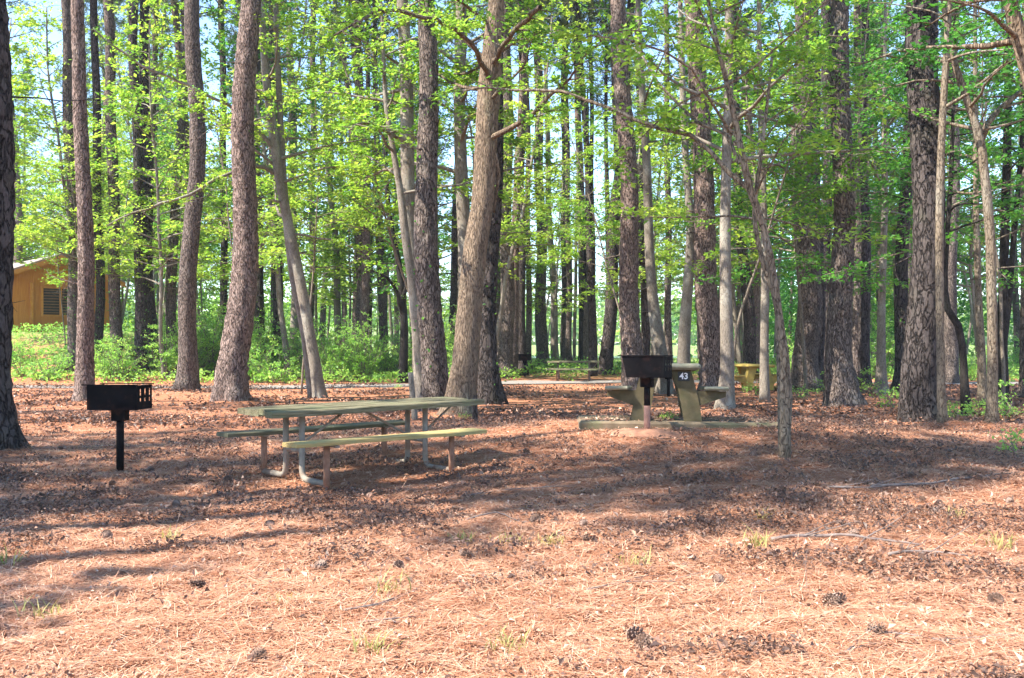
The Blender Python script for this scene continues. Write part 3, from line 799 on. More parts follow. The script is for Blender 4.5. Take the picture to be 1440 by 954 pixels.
FARP = [pine_proto(400 + i, 20 + 2 * i, .15 + .03 * i, ['pine', 'dark', 'pine', 'pink'][i]) for i in range(4)]
zones = [(-900, 300, 'deep in the wood behind the cabin and the left pines'), (300, 620, 'deep in the wood behind the green brush'),
         (620, 960, 'far off by the lake shore behind the small far picnic table'), (960, 2300, 'deep in the shaded wood behind the right-hand pines')]
frng = np.random.default_rng(77)
taken = []
for i in range(150):
    for _ in range(40):
        Y = frng.uniform(36, 80); px = frng.uniform(-250, 1690); X = (px - 720) / FPX * Y
        if 560 < px < 980 and frng.uniform() < .4: continue
        if px > 1320 and frng.uniform() < .75: continue
        if px < 130 and Y < 57: continue
        if all((X - a) ** 2 + (Y - b) ** 2 > 4.5 for a, b in taken): break
    taken.append((X, Y))
    zn = next(z for a, b, z in zones if a <= px < b)
    pine = frng.uniform() < .42
    k = int(frng.integers(0, 4))
    if px > 960 and not pine and frng.uniform() < .5: k = 3
    if pine:
        place(FARP[k], (X, Y), frng.uniform(0, 6.28), frng.uniform(.8, 1.1), 'distant slim pine ' + zn, 'distant pines ' + zn)
    else:
        place(FARH[k], (X, Y), frng.uniform(0, 6.28), frng.uniform(.65, 1.1), 'distant leafy hardwood ' + zn, 'distant hardwoods ' + zn)

mrng = np.random.default_rng(88)
mids = [(-15, 'left of the picture edge'), (-22, 'overhanging the top left corner'), (137, 'behind the thin dark vine-wrapped pine'), (232, 'right of the close dark pair'), (266, 'behind the brown pine'), (338, 'behind the large flared pine'), (507, 'beside the stout grey pine in the brush'),
        (604, 'behind the dark-plated pine'), (690, 'behind the dark cracked pine'), (885, 'behind the tall brown pine'), (994, 'behind the purple-brown pine'),
        (1043, 'by the mottled pine over the yellow table'), (1132, 'behind the broad grey pine'), (1163, 'behind the mossy dark pine'), (1184, 'behind the tall sunlit grey pine'), (1216, 'by the slim brown shaded pine'), (1270, 'by the half hidden cracked pine'), (1297, 'behind the biggest dark pine'),
        (1376, 'behind the slim grey trunk'), (1414, 'behind the black straight trunk')]
for i, (px, lab) in enumerate(mids):
    Y = mrng.uniform(34, 44); k = i % 3 if px < 1000 else (3 if i % 3 else 1)
    place(FARH[k], ((px - 720) / FPX * Y, Y), mrng.uniform(0, 6.28), mrng.uniform(.85, 1.15), 'leafy middle-distance hardwood ' + lab, 'middle-distance hardwoods')
for i in range(22):
    Y = mrng.uniform(56, 78); px = mrng.uniform(-120, 240)
    place(FARH[i % 3], ((px - 720) / FPX * Y, Y), mrng.uniform(0, 6.28), mrng.uniform(.8, 1.2), 'distant leafy hardwood deep in the wood behind the cabin and the left pines', 'distant hardwoods deep in the wood behind the cabin and the left pines')

# pines beside and behind the viewer whose crowns shade the floor
crng = np.random.default_rng(5)
for i, (X, Y) in enumerate([(-12, 9.5), (-15.5, 5.5), (-9.3, 4.9), (-7.7, 6.4), (-6.4, -3.5), (-13.5, 14), (-18, 9.5), (-9, -7), (-9.6, 3.2), (4.5, -6), (-7.6, 8.4), (-21, 14), (9, 3.0), (-11.2, 4.9)]):
    place(FARP[i % 4], (X, Y), crng.uniform(0, 6.28), crng.uniform(.75, 1.0), 'tall pine standing outside the picture beside the clearing', 'pines outside the picture')
for i, (X, Y, s) in enumerate([(-10, 7.0, .75), (-14, 2.5, .8), (8.2, 5.2, .62), (11.5, 9, .8), (-9.4, 2.6, .6), (-13.5, 9.6, 1.0)]):
    place(FARH[(i + 1) % 4], (X, Y), crng.uniform(0, 6.28), s, 'leafy hardwood standing outside the picture beside the clearing', 'hardwoods outside the picture')

# far shore and far wood: one mass
def leaf_mass(name, n, xr, yr, zr, size, seed, m, clump=2.2):
    rng = np.random.default_rng(seed); mb = MB()
    nc = n // 60
    cx = rng.uniform(*xr, nc); cy = rng.uniform(*yr, nc); cz = zr[0] + (zr[1] - zr[0]) * rng.beta(1.2, 1.6, nc)
    C = np.stack([cx, cy, cz + np.where(yr[0] > 200, 0, 0)], 1)
    k = np.repeat(np.arange(nc), 60)
    P = C[k] + rng.normal(0, 1, (len(k), 3)) * np.array([clump, clump, clump * .55])
    P[:, 2] = np.maximum(P[:, 2], H(P[:, 0], P[:, 1]) + .2)
    mb.leaves(P, size, rng, .8, np.clip(rng.beta(2, 2.5, nc)[k] + rng.normal(0, .12, len(k)), 0, 1), .8)
    o = mb.build(name, m)
    return tag(o, kind='stuff')


leaf_mass('distant_woodland', 60000, (-330, 330), (270, 330), (3, 16), 1.7, 11, LEAF, 4)
leaf_mass('wood_foliage', 70000, (-95, -16), (68, 100), (1.0, 15), .28, 12, LEAF, 1.7)
leaf_mass('wood_foliage', 45000, (17, 36), (62, 90), (.5, 15), .28, 13, LEAFD, 1.7)

# ================================================================== SHRUBS AND UNDERGROWTH
def shrub_proto(seed, h, rad, n, leaf, lm, tint):
    rng = np.random.default_rng(seed); root = thing('shrub', 'x', 'shrub'); mt, ml = MB(), MB()
    for i in range(n):
        az = rng.uniform(0, 6.28); sp = rng.uniform(.1, 1.0)
        b = polyline((rng.normal(0, .12), rng.normal(0, .12), 0), (math.cos(az) * sp * rad / h, math.sin(az) * sp * rad / h, 1), h * rng.uniform(.55, 1.1), rng, -.3, .12, 5)
        mt.tube(b, np.linspace(.012, .004, len(b)), 4, cap=False)
        spray(mt, ml, b, .012, rng, leaf, 62, .45, .9, tint, start=.1)
    mt.build('stem', BARK['twig'], root, True); ml.build('foliage', lm, root)
    return root


SHR = [shrub_proto(500 + i, [1.5, 1.9, 1.1, 2.4][i], [1.0, 1.0, 1.1, 1.1][i], [16, 18, 14, 22][i], .075, SHRUBL, [.5, .6, .4, .55][i]) for i in range(4)]
SHS = [shrub_proto(520 + i, [.45, .65][i], .35, 7, .06, SHRUBL, .65) for i in range(2)]
shrub_spots = []
srng = np.random.default_rng(9)
# the green brush behind the table, the bank before the cabin, clumps along the right
brush = [(x, srng.uniform(33.4, 38)) for x in np.linspace(215, 640, 30)] + [(x, srng.uniform(38, 44)) for x in np.linspace(235, 640, 22)]
bank = [(x, srng.uniform(33.5, 38)) for x in np.linspace(5, 225, 24)]
mid = [(x, srng.uniform(38, 45)) for x in (690, 725, 752, 775, 850, 870, 905, 945, 970)]
rgt = [(x, srng.uniform(33, 44)) for x in (1010, 1060, 1100, 1128, 1170, 1205, 1228, 1255, 1290, 1330, 1370, 1400, 1430)]
for L_, lab, grp in ((brush, 'leafy shrub in the green brush behind the picnic table', 'shrubs of the green brush'), (bank, 'leafy shrub on the green bank below the cabin', 'shrubs on the bank'),
                     (mid, 'leafy shrub around the small far picnic table', 'shrubs by the far table'), (rgt, 'leafy shrub in the shade behind the right-hand pines', 'shrubs at the right')):
    for (px, Y) in L_:
        X = (px - 720) / FPX * Y
        k = int(srng.integers(0, 4)); sc = srng.uniform(.85, 1.35)
        if grp == 'shrubs on the bank': k = 2 if px < 100 else int(srng.integers(0, 3)); sc *= .85
        if grp == 'shrubs by the far table': k = 2; sc *= .75
        place(SHR[k], (X, Y), srng.uniform(0, 6.28), sc, lab, grp)
small = [(1060, 556, 0, 'low green shrub in front of the yellow table'), (1040, 540, 1, 'low leafy shrub beside the pale grey trunk'), (1082, 548, 0, 'small green plant right of the slim trunk by the yellow table'),
         (1130, 560, 0, 'low green plant at the foot of the broad grey pine'), (1162, 556, 1, 'small bush between the two broad pines'), (1215, 556, 1, 'leafy bush at the right foot of the sunlit grey pine'),
         (1255, 572, 0, 'yellow-green plant left of the biggest dark pine'), (1345, 596, 0, 'small green plant between the biggest dark pine and the crooked trunk'), (1372, 590, 0, 'small plant at the foot of the slim grey trunk'),
         (1412, 592, 1, 'pale green bush at the foot of the right edge clump'), (1432, 588, 1, 'pale green bush touching the right edge'), (1434, 636, 0, 'dark green low plant at the right edge'),
         (560, 546, 0, 'little green sprout behind the table left of the cluster'), (655, 590, 0, 'small green sprout at the foot of the big bowed trunk'), (980, 556, 0, 'yellow-leaved little plant left of the pale grey trunk'),
         (800, 536, 0, 'low plant in front of the far picnic table'), (690, 520, 0, 'small plant left of the wide-footed grey pine'), (938, 592, 0, 'tiny yellow plant behind the right grill post')]
for i, (px, py, k, lab) in enumerate(small):
    b = on_ground(px, py); sc = srng.uniform(.75, 1.1) * (.45 if 'tiny' in lab or 'sprout' in lab or 'little' in lab else 1)
    place(SHS[k], b, srng.uniform(0, 6.28), sc, lab, 'low plants on the forest floor')

# leafy ground cover along the far side of the path and up the bank
rng = np.random.default_rng(21); ug = MB()
n = 46000
X = rng.uniform(-40, 45, n); Y = 32.5 + 26 * rng.beta(1, 2.2, n)
den = fbm(X * .35, Y * .35, 3) + .25 * (X < -2) + .12 * (np.abs(X) > 14)
ok = (den > .52) & (np.abs(np.interp(X, pp[:, 0], pp[:, 1]) - Y) > 1.3) & (Y > np.interp(X, pp[:, 0], pp[:, 1])) & ((np.abs(X - 2.2) > 1.9) | (Y > 37))
X, Y = X[ok], Y[ok]
C = np.stack([X, Y, H(X, Y) + rng.uniform(.02, .45, len(X)) * (.4 + fbm(X * .8, Y * .8, 2))], 1)
ug.leaves(C, .14, rng, .7, rng.beta(2.5, 2.2, len(X)), .6)
tag(ug.build('undergrowth', SHRUBL), kind='stuff')

# ================================================================== GROUND SHEET
HEAPS = [(o.location.x, o.location.y) for o in COL.objects if o.name.split('.')[0] in ('pine_tree', 'hardwood_tree') and 3 < o.location.y < 27 and abs(o.location.x) < 16]


def heaps(x, y):
    z = 0
    for i, (hx, hy) in enumerate(HEAPS):
        z = z + (.05 + .03 * (i % 3)) * np.exp(-((x - hx - .08) ** 2 + (y - hy) ** 2) / (.40 + .1 * (i % 4)) ** 2)
    return z


xs = axis_coords(-800, 800, 9, 280, 50)
ys = np.concatenate([np.linspace(-40, 2, 30)[:-1], np.linspace(2, 18, 270), np.geomspace(18, 800, 110)[1:]])
XX, YY = np.meshgrid(xs, ys)
ZZ = H(XX, YY)
near = smooth(26, 14, np.hypot(XX, YY - 4))
ZZ = ZZ + near * ((fbm(XX * 1.6, YY * 1.6, 4) - .5) * .05 + (fbm(XX * 7, YY * 7 + 30, 2) - .5) * .05)
ZZ = ZZ + heaps(XX, YY)
nx, ny = len(xs), len(ys)
ii = np.arange(nx * ny).reshape(ny, nx)
gb = MB()
gb.add(np.stack([XX, YY, ZZ], -1).reshape(-1, 3), np.stack([ii[:-1, :-1], ii[:-1, 1:], ii[1:, 1:], ii[1:, :-1]], -1).reshape(-1, 4))
tag(gb.build('ground', ground_material(), smooth_=True), kind='structure')


# ================================================================== FOREST FLOOR LITTER
def floor_z(x, y):
    z = H(x, y); nr = smooth(26, 14, np.hypot(x, y - 4))
    z = z + heaps(x, y)
    return z + nr * ((fbm(x * 1.6, y * 1.6, 4) - .5) * .05 + (fbm(x * 7, y * 7 + 30, 2) - .5) * .05)


def floor_points(n, y0, y1, seed, power=1.0, edge=1.75):
    rng = np.random.default_rng(seed)
    Y = y0 * (y1 / y0) ** (rng.uniform(0, 1, n) ** power)
    X = rng.uniform(-.62, .62, n) * Y * edge
    return X, Y, rng


X, Y, rng = floor_points(350000, 3.2, 19, 31, .85)
clot = fbm(X * 1.1 + 5, Y * 1.9, 4) + .055 * smooth(.5, 4, X) * smooth(5.5, 8, Y) - .13 * smooth(6.2, 4.4, Y)
keep = rng.uniform(0, 1, len(X)) < np.clip((clot - .45) * 4.5, .13, 1)
X, Y, clot = X[keep], Y[keep], clot[keep]
lit = MB(); nl = len(X)
C = np.stack([X, Y, floor_z(X, Y) + rng.uniform(.002, .03, nl) * (1 + 1.5 * (clot > .58))], 1)
ti = np.clip(rng.beta(1.7, 1.7, nl) - .5 * np.clip((clot - .49) * 6, 0, 1) + .06, 0, 1)
X2, Y2, r2 = floor_points(105000, 15, 32, 35, .8)
cl2 = fbm(X2 * .8 + 5, Y2 * 1.1, 4); k2 = r2.uniform(0, 1, len(X2)) < np.clip((cl2 - .44) * 4, .08, 1)
X2, Y2, cl2 = X2[k2], Y2[k2], cl2[k2]
lit.leaves(np.stack([X2, Y2, floor_z(X2, Y2) + r2.uniform(.005, .04, len(X2))], 1), r2.uniform(.05, .11, len(X2)), r2, .5, np.clip(r2.beta(1.6, 1.9, len(X2)) - .5 * np.clip((cl2 - .49) * 6, 0, 1), 0, 1), .6, .2)
rs = np.random.default_rng(37); ns = 1500
us, vs_ = rs.uniform(-1.36, 1.3, ns), rs.uniform(-1.1, 1.1, ns)
ks = rs.uniform(0, 1, ns) < np.where(us < -.8, 1, np.where(np.abs(us) > .45, .35, .2)) * (fbm(us * 2 + 3, vs_ * 2, 2) > .42)
sx_ = (936 - 720) / FPX * 13.25 + .12; us, vs_ = us[ks], vs_[ks]
zs = float(H(np.array([sx_ - .12]), np.array([13.25]))[0]) + .015 - .075 + .083 - np.sin(R(2.4)) * vs_ - np.sin(R(.5)) * us
lit.leaves(np.stack([sx_ + us * math.cos(R(3)), 13.27 + vs_ - us * math.sin(R(3)), zs], 1), rs.uniform(.03, .07, len(us)), rs, .35, np.clip(rs.beta(1.6, 1.8, len(us)), 0, 1), .55, .15)
# matted dark heaps of old leaves and bark
X3, Y3, r3 = floor_points(230000, 4, 20, 36, .8)
h3 = fbm(X3 * 1.5 + 60, Y3 * 2.6 + 8, 4) + .05 * smooth(0, 4, X3) * smooth(5.5, 8, Y3); k3 = (h3 > .625) & (Y3 > 6.2 + r3.normal(0, .5, len(Y3)))
X3, Y3, h3 = X3[k3], Y3[k3], h3[k3]
lit.leaves(np.stack([X3, Y3, floor_z(X3, Y3) + r3.uniform(.0, 1, len(X3)) * np.clip((h3 - .62) * .8, .01, .09)], 1), r3.uniform(.02, .05, len(X3)), r3, .9, np.clip(r3.normal(.12, .13, len(X3)), 0, 1), .55, .25)
lit.leaves(C, rng.choice([.016, .024, .034, .05], nl, p=[.35, .35, .22, .08]) * np.clip(.75 + Y * .035, .8, 1.4), rng, .55, ti, .55, .2)
tag(lit.build('dead_leaves', DRYLEAF), kind='stuff')

X, Y, rng = floor_points(350000, 3.2, 15, 32, .9)
nl = len(X); a = rng.uniform(0, np.pi, nl); Ln = rng.uniform(.05, .12, nl); w = .0009 + .0002 * Y
d = np.stack([np.cos(a), np.sin(a), rng.normal(0, .12, nl)], 1); s = np.stack([-np.sin(a), np.cos(a), 0 * a], 1)
C = np.stack([X, Y, floor_z(X, Y) + rng.uniform(.003, .02, nl)], 1)
V = np.stack([C - d * Ln[:, None] - s * w[:, None], C + d * Ln[:, None] - s * w[:, None] * .5, C + d * Ln[:, None] + s * w[:, None] * .5, C - d * Ln[:, None] + s * w[:, None]], 1).reshape(-1, 3)
st = MB(); st.add(V, np.arange(nl * 4).reshape(nl, 4), None, np.repeat(rng.beta(2.2, 1.8, nl), 4))
tag(st.build('pine_straw', STRAW), kind='stuff')

# pine cones
def cone_mesh(seed):
    rng = np.random.default_rng(seed); mb = MB(); L = .085
    for i in range(70):
        f = i / 70; a = i * 2.39996; r = .027 * math.sin(math.pi * (f * .86 + .10)) + .004
        p = np.array([(f - .5) * L, 0, 0]); o = np.array([0, math.cos(a), math.sin(a)]); t = np.cross(o, [1, 0, 0])
        w = .010 * (1 - .4 * f)
        A = p + o * r * .2; tip = p + o * (r + .010) + np.array([.012, 0, 0])
        mb.add([A - t * w * .5, A + t * w * .5, tip + t * w * .6, tip - t * w * .6, tip + o * .002 - np.array([.006, 0, 0])], [[0, 1, 2, 3]], [[3, 2, 4]], rng.uniform(.3, .8))
    mb.tube([(-L * .5, 0, 0), (0, 0, 0), (L * .5, 0, 0)], [.010, .016, .004], 8)
    return mb.mesh('pine_cone', CONEM)


CM = [cone_mesh(i) for i in range(3)]
cone_px = [(893, 903), (907, 912), (560, 805), (655, 788), (752, 735), (820, 742), (828, 765), (362, 930), (278, 826), (248, 712), (158, 686), (210, 663), (250, 664), (285, 664), (340, 692), (320, 678), (85, 633),
           (1160, 690), (1100, 695), (1297, 709), (1320, 714), (1257, 675), (1280, 672), (1238, 643), (1085, 786), (985, 737), (1300, 790), (1180, 848), (1170, 852), (1420, 712), (1376, 680), (1060, 648), (985, 650), (940, 660), (870, 668),
           (740, 640), (700, 690), (640, 720), (450, 800), (150, 760), (60, 720), (380, 745), (1010, 820), (1230, 900), (1400, 850), (520, 700), (1130, 720), (1200, 760)]
crng = np.random.default_rng(41)
for i, (px, py) in enumerate(cone_px):
    b = on_ground(px, py); b[2] = float(floor_z(b[0:1], b[1:2])[0])
    o = link('pine_cone', CM[i % 3], None, (b[0], b[1], b[2] + .03))
    sc = crng.uniform(.7, 1.1); o.scale = (sc,) * 3; o.rotation_euler = (crng.uniform(0, 6), crng.normal(0, .25), crng.uniform(0, 6.28))
    tag(o, 'brown pine cone lying on the pine straw', 'pine cone', 'pine cones on the forest floor')

# fallen sticks
def stick(name, label, pxs, r, twigs=3, seed=0):
    r *= .62
    rng = np.random.default_rng(seed + 60); P = []
    for (x, y) in pxs:
        b = on_ground(x, y); b[2] = float(floor_z(b[0:1], b[1:2])[0]) + r * .8 + .01; P.append(b)
    P = np.array(P); base = P[0].copy()
    sp, sw, _ = resample(P - base, np.linspace(r, r * .45, len(P)), .08)
    sp[:, :2] += rng.normal(0, .006, (len(sp), 2)); sp[:, 2] += np.abs(np.sin(np.linspace(0, 9, len(sp)))) * r * .8
    mb = MB(); mb.tube(sp, sw, 7, .08, rng)
    for i in range(twigs):
        k = int(rng.integers(1, max(2, len(sp) - 1))); d = (sp[k] - sp[k - 1]) + rng.normal(0, .05, 3); d[2] = abs(d[2]) * .3 + .01
        c = polyline(sp[k], d, rng.uniform(.15, .4), rng, 0, .15, 4); c[:, 2] = np.maximum(c[:, 2], sp[k, 2] - .01)
        mb.tube(c, np.linspace(r * .4, r * .15, len(c)), 5, cap=False)
    return tag(mb.build(name, STICKM, None, True, base), label, 'branch')


stick('fallen_branch', 'long dark fallen branch in the middle of the right foreground', [(1085, 764), (1140, 760), (1200, 764), (1255, 768), (1292, 774)], .022, 5, 1)
stick('fallen_branch', 'shorter fallen branch just below the long dark one', [(1250, 786), (1300, 782), (1362, 788)], .018, 3, 2)
stick('fallen_branch', 'thin bare branch lying at the right edge below the pines', [(1225, 690), (1280, 686), (1340, 682), (1400, 676), (1438, 675)], .024, 4, 3)
stick('fallen_branch', 'short thick dead stick left of the thin bare branch at the right', [(1165, 688), (1200, 690), (1240, 691)], .02, 3, 4)
stick('fallen_branch', 'thin pale stick right of the foreground centre', [(826, 838), (870, 829), (962, 822)], .009, 2, 5)
stick('fallen_branch', 'curving thin stick in the bottom left of centre', [(482, 864), (530, 858), (566, 842)], .010, 2, 6)
stick('fallen_branch', 'straight thin stick below the curving stick', [(484, 878), (540, 876), (600, 866)], .010, 2, 7)
stick('fallen_branch', 'pale twig lying in shade left of the table', [(236, 756), (262, 746), (288, 736)], .010, 1, 8)
stick('fallen_branch', 'short pale twig in the bottom left corner', [(104, 948), (122, 934), (140, 918)], .008, 1, 9)
stick('fallen_branch', 'light bent twig in front of the table right end', [(655, 735), (700, 728), (722, 733), (738, 738)], .012, 2, 10)
stick('fallen_branch', 'thin twig lying in the lower right foreground', [(1240, 898), (1290, 902), (1345, 914)], .009, 2, 11)
stick('fallen_branch', 'faint twig in the sunny patch near the bottom right', [(1170, 930), (1200, 918), (1222, 902)], .008, 1, 12)
stick('fallen_branch', 'long thin stick below the far left of the concrete slab', [(650, 700), (720, 694), (800, 690)], .010, 3, 13)
stick('fallen_branch', 'fine long twig above the middle of the sunny patch', [(1060, 838), (1110, 834), (1162, 838)], .007, 2, 14)

# grass tufts
def tuft_mesh(seed):
    rng = np.random.default_rng(seed); mb = MB()
    for i in range(34):
        a = rng.uniform(0, 6.28); L = rng.uniform(.05, .14); o = rng.normal(0, .05, 2); ln = rng.uniform(.1, .8)
        d = np.array([math.cos(a) * ln, math.sin(a) * ln, 1.0]); s = np.array([-math.sin(a), math.cos(a), 0]) * .0035
        p = np.array([o[0], o[1], -.01])
        m = p + d * L * .6; t = p + d * L + np.array([math.cos(a), math.sin(a), -.3]) * ln * .05
        mb.add([p - s, p + s, m + s * .8, m - s * .8, t], [[0, 1, 2, 3]], [[3, 2, 4]], np.clip(rng.normal(.6, .2), 0, 1))
    return mb.mesh('grass_tuft', GRASSM)


GRASSM = leaf_material('young_grass', [(0, (.16, .17, .05)), (.5, (.25, .26, .08)), (1, (.42, .38, .16))], .4, (1.3, 1.3, .9))
TM = [tuft_mesh(i) for i in range(3)]
tufts = [(1060, 768, 'green grass tuft left of the long fallen branch', 1.1), (1403, 770, 'green grass tuft near the right edge', 1.0), (4, 792, 'grass tuft at the left edge of the floor', 1.1), (242, 757, 'grass tuft beside the pale twig in shade', .8),
         (522, 920, 'grass tuft at the bottom left of centre', .9), (548, 834, 'grass tuft above the curving stick', .9), (645, 764, 'faint grass tuft in front of the picnic table', .8), (712, 764, 'second faint grass tuft in front of the picnic table, to the right', .8),
         (768, 768, 'grass tuft below the right end of the table shadow', .9), (895, 796, 'grass tuft at the centre of the sunny floor', .9), (720, 912, 'grass tuft at the bottom centre', .9), (62, 868, 'grass tuft in shade at the lower left', .9),
         (1075, 732, 'grass tuft right of the centre in brown shade', .8), (1345, 730, 'small grass tuft above the right edge tuft', .7), (390, 852, 'bright green sprig in the left foreground', .5), (778, 762, 'thin grass tuft between the sticks at the centre', .6)]
for i, (px, py, lab, sc) in enumerate(tufts):
    b = on_ground(px, py); b[2] = float(floor_z(b[0:1], b[1:2])[0])
    o = link('grass_tuft', TM[i % 3], None, b); o.scale = (sc * 1.2, sc * 1.2, sc); o.rotation_euler = (0, 0, i * 1.3)
    tag(o, lab, 'grass tuft', 'grass tufts on the floor')

# ================================================================== PICNIC TABLE (near)
def rotz(a):
    c, s = math.cos(a), math.sin(a); return np.array([[c, -s, 0], [s, c, 0], [0, 0, 1]])


def bent(pts, r=.09, n=5):
    """polyline with rounded corners"""
    pts = [np.asarray(p, float) for p in pts]; out = [pts[0]]
    for i in range(1, len(pts) - 1):
        a, b, c = pts[i - 1], pts[i], pts[i + 1]
        d1 = (a - b) / np.linalg.norm(a - b); d2 = (c - b) / np.linalg.norm(c - b)
        for t in np.linspace(0, 1, n):
            out.append((1 - t) ** 2 * (b + d1 * r) + 2 * t * (1 - t) * b + t * t * (b + d2 * r))
    out.append(pts[-1]); return np.array(out)


def plank(mb, x0, x1, yc, w, zt, th, rng, warp=.008, nseg=14):
    """a bowed, chamfered board running along x with its top near zt"""
    xs_ = np.linspace(x0, x1, nseg); c = .010
    dz = warp * np.sin(np.linspace(0, 2.6, nseg) + rng.uniform(0, 6)) + rng.normal(0, .001, nseg)
    prof = np.array([(-w / 2, -th), (w / 2, -th), (w / 2, -c), (w / 2 - c, 0), (-w / 2 + c, 0), (-w / 2, -c)])
    V = np.array([[x, yc + p[0], zt + d + p[1]] for x, d in zip(xs_, dz) for p in prof])
    m = len(prof); Q = [[i * m + j, i * m + (j + 1) % m, (i + 1) * m + (j + 1) % m, (i + 1) * m + j] for i in range(nseg - 1) for j in range(m)]
    e = (nseg - 1) * m
    Q += [[0, 3, 2, 1], [0, 5, 4, 3], [e, e + 1, e + 2, e + 3], [e, e + 3, e + 4, e + 5]]
    mb.add(V, Q)


def make_picnic(label, loc, rz, x_left, x_right, bx_left, bx_right, sp, mt=WOODTOP, m1=WOODYEL, m2=WOODDRK, zt=.72):
    t = thing('picnic_table', label, 'picnic table', loc, rz)
    rng = np.random.default_rng(3)
    top = MB()
    for i in range(5): plank(top, x_left + rng.uniform(0, .015), x_right - rng.uniform(0, .02), (i - 2) * .148, .142, zt, .058, rng, .009)
    top.build('tabletop', mt, t)
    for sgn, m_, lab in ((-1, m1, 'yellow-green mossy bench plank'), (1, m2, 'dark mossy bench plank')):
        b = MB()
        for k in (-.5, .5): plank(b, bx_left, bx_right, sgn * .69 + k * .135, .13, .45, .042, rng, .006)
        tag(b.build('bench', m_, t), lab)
    for sx in (-sp / 2, sp / 2):
        for sgn in (-1, 1):
            L = MB()
            L.tube(bent([(sx, sgn * .16, zt - .05), (sx, sgn * .16, .03), (sx, sgn * .62, .03)], .11), .029, 12)
            o = L.build('leg', STEEL, t, True)
            bnd = MB(); bnd.tube([(sx, sgn * .62, .0), (sx, sgn * .62, .2), (sx, sgn * .62, .405)], .031, 12); bnd.build('bench_post', RUST, t, True)
        cb = MB(); cb.tube([(sx, -.14, .30), (sx, 0, .30), (sx, .14, .30)], .02, 8); cb.build('crossbar', STEEL, t)
        for yy, ln, zz in ((0, .62, zt - .055), (-.69, .25, .397), (.69, .25, .397)):
            pl = MB(); pl.box((sx, yy, zz), (.05, ln, .02), None, .003); pl.build('support_plate', STEEL, t)
    for a, b in (((-sp / 2, 0, .30), (-sp * .10, 0, zt - .06)), ((sp / 2, 0, .30), (sp * .03, 0, zt - .06)), ((sp / 2, 0, .30), (min(x_right - .08, sp / 2 + .5), 0, zt - .06))):
        br = MB(); a, b = np.array(a), np.array(b); br.tube([a, (a + b) / 2, b], .013, 8)
        br.tube([b - (.05, 0, -.012), b + (0, 0, .012), b + (.05, 0, .012)], .011, 6); br.build('brace', STEEL, t, True)
    return t


tb = on_ground(500, 661)
tz = float(floor_z(np.array([-1.72]), np.array([9.88]))[0])
make_picnic('weathered wooden picnic table on bent steel pipe legs in the clearing', (-1.60, 9.62, tz - .01), math.atan2(.67, .74), -1.17, 1.42, -1.17, 1.06, 1.49)
# far picnic table beyond the path
make_picnic('small far wooden picnic table seen end to end beyond the path', (2.37, 35.6, Hs(2.37, 35.6)), math.atan2(-.12, 1), -1.0, 1.0, -1.0, 1.0, 1.2, WOODTOP, WOODTOP, WOODTOP, .74)

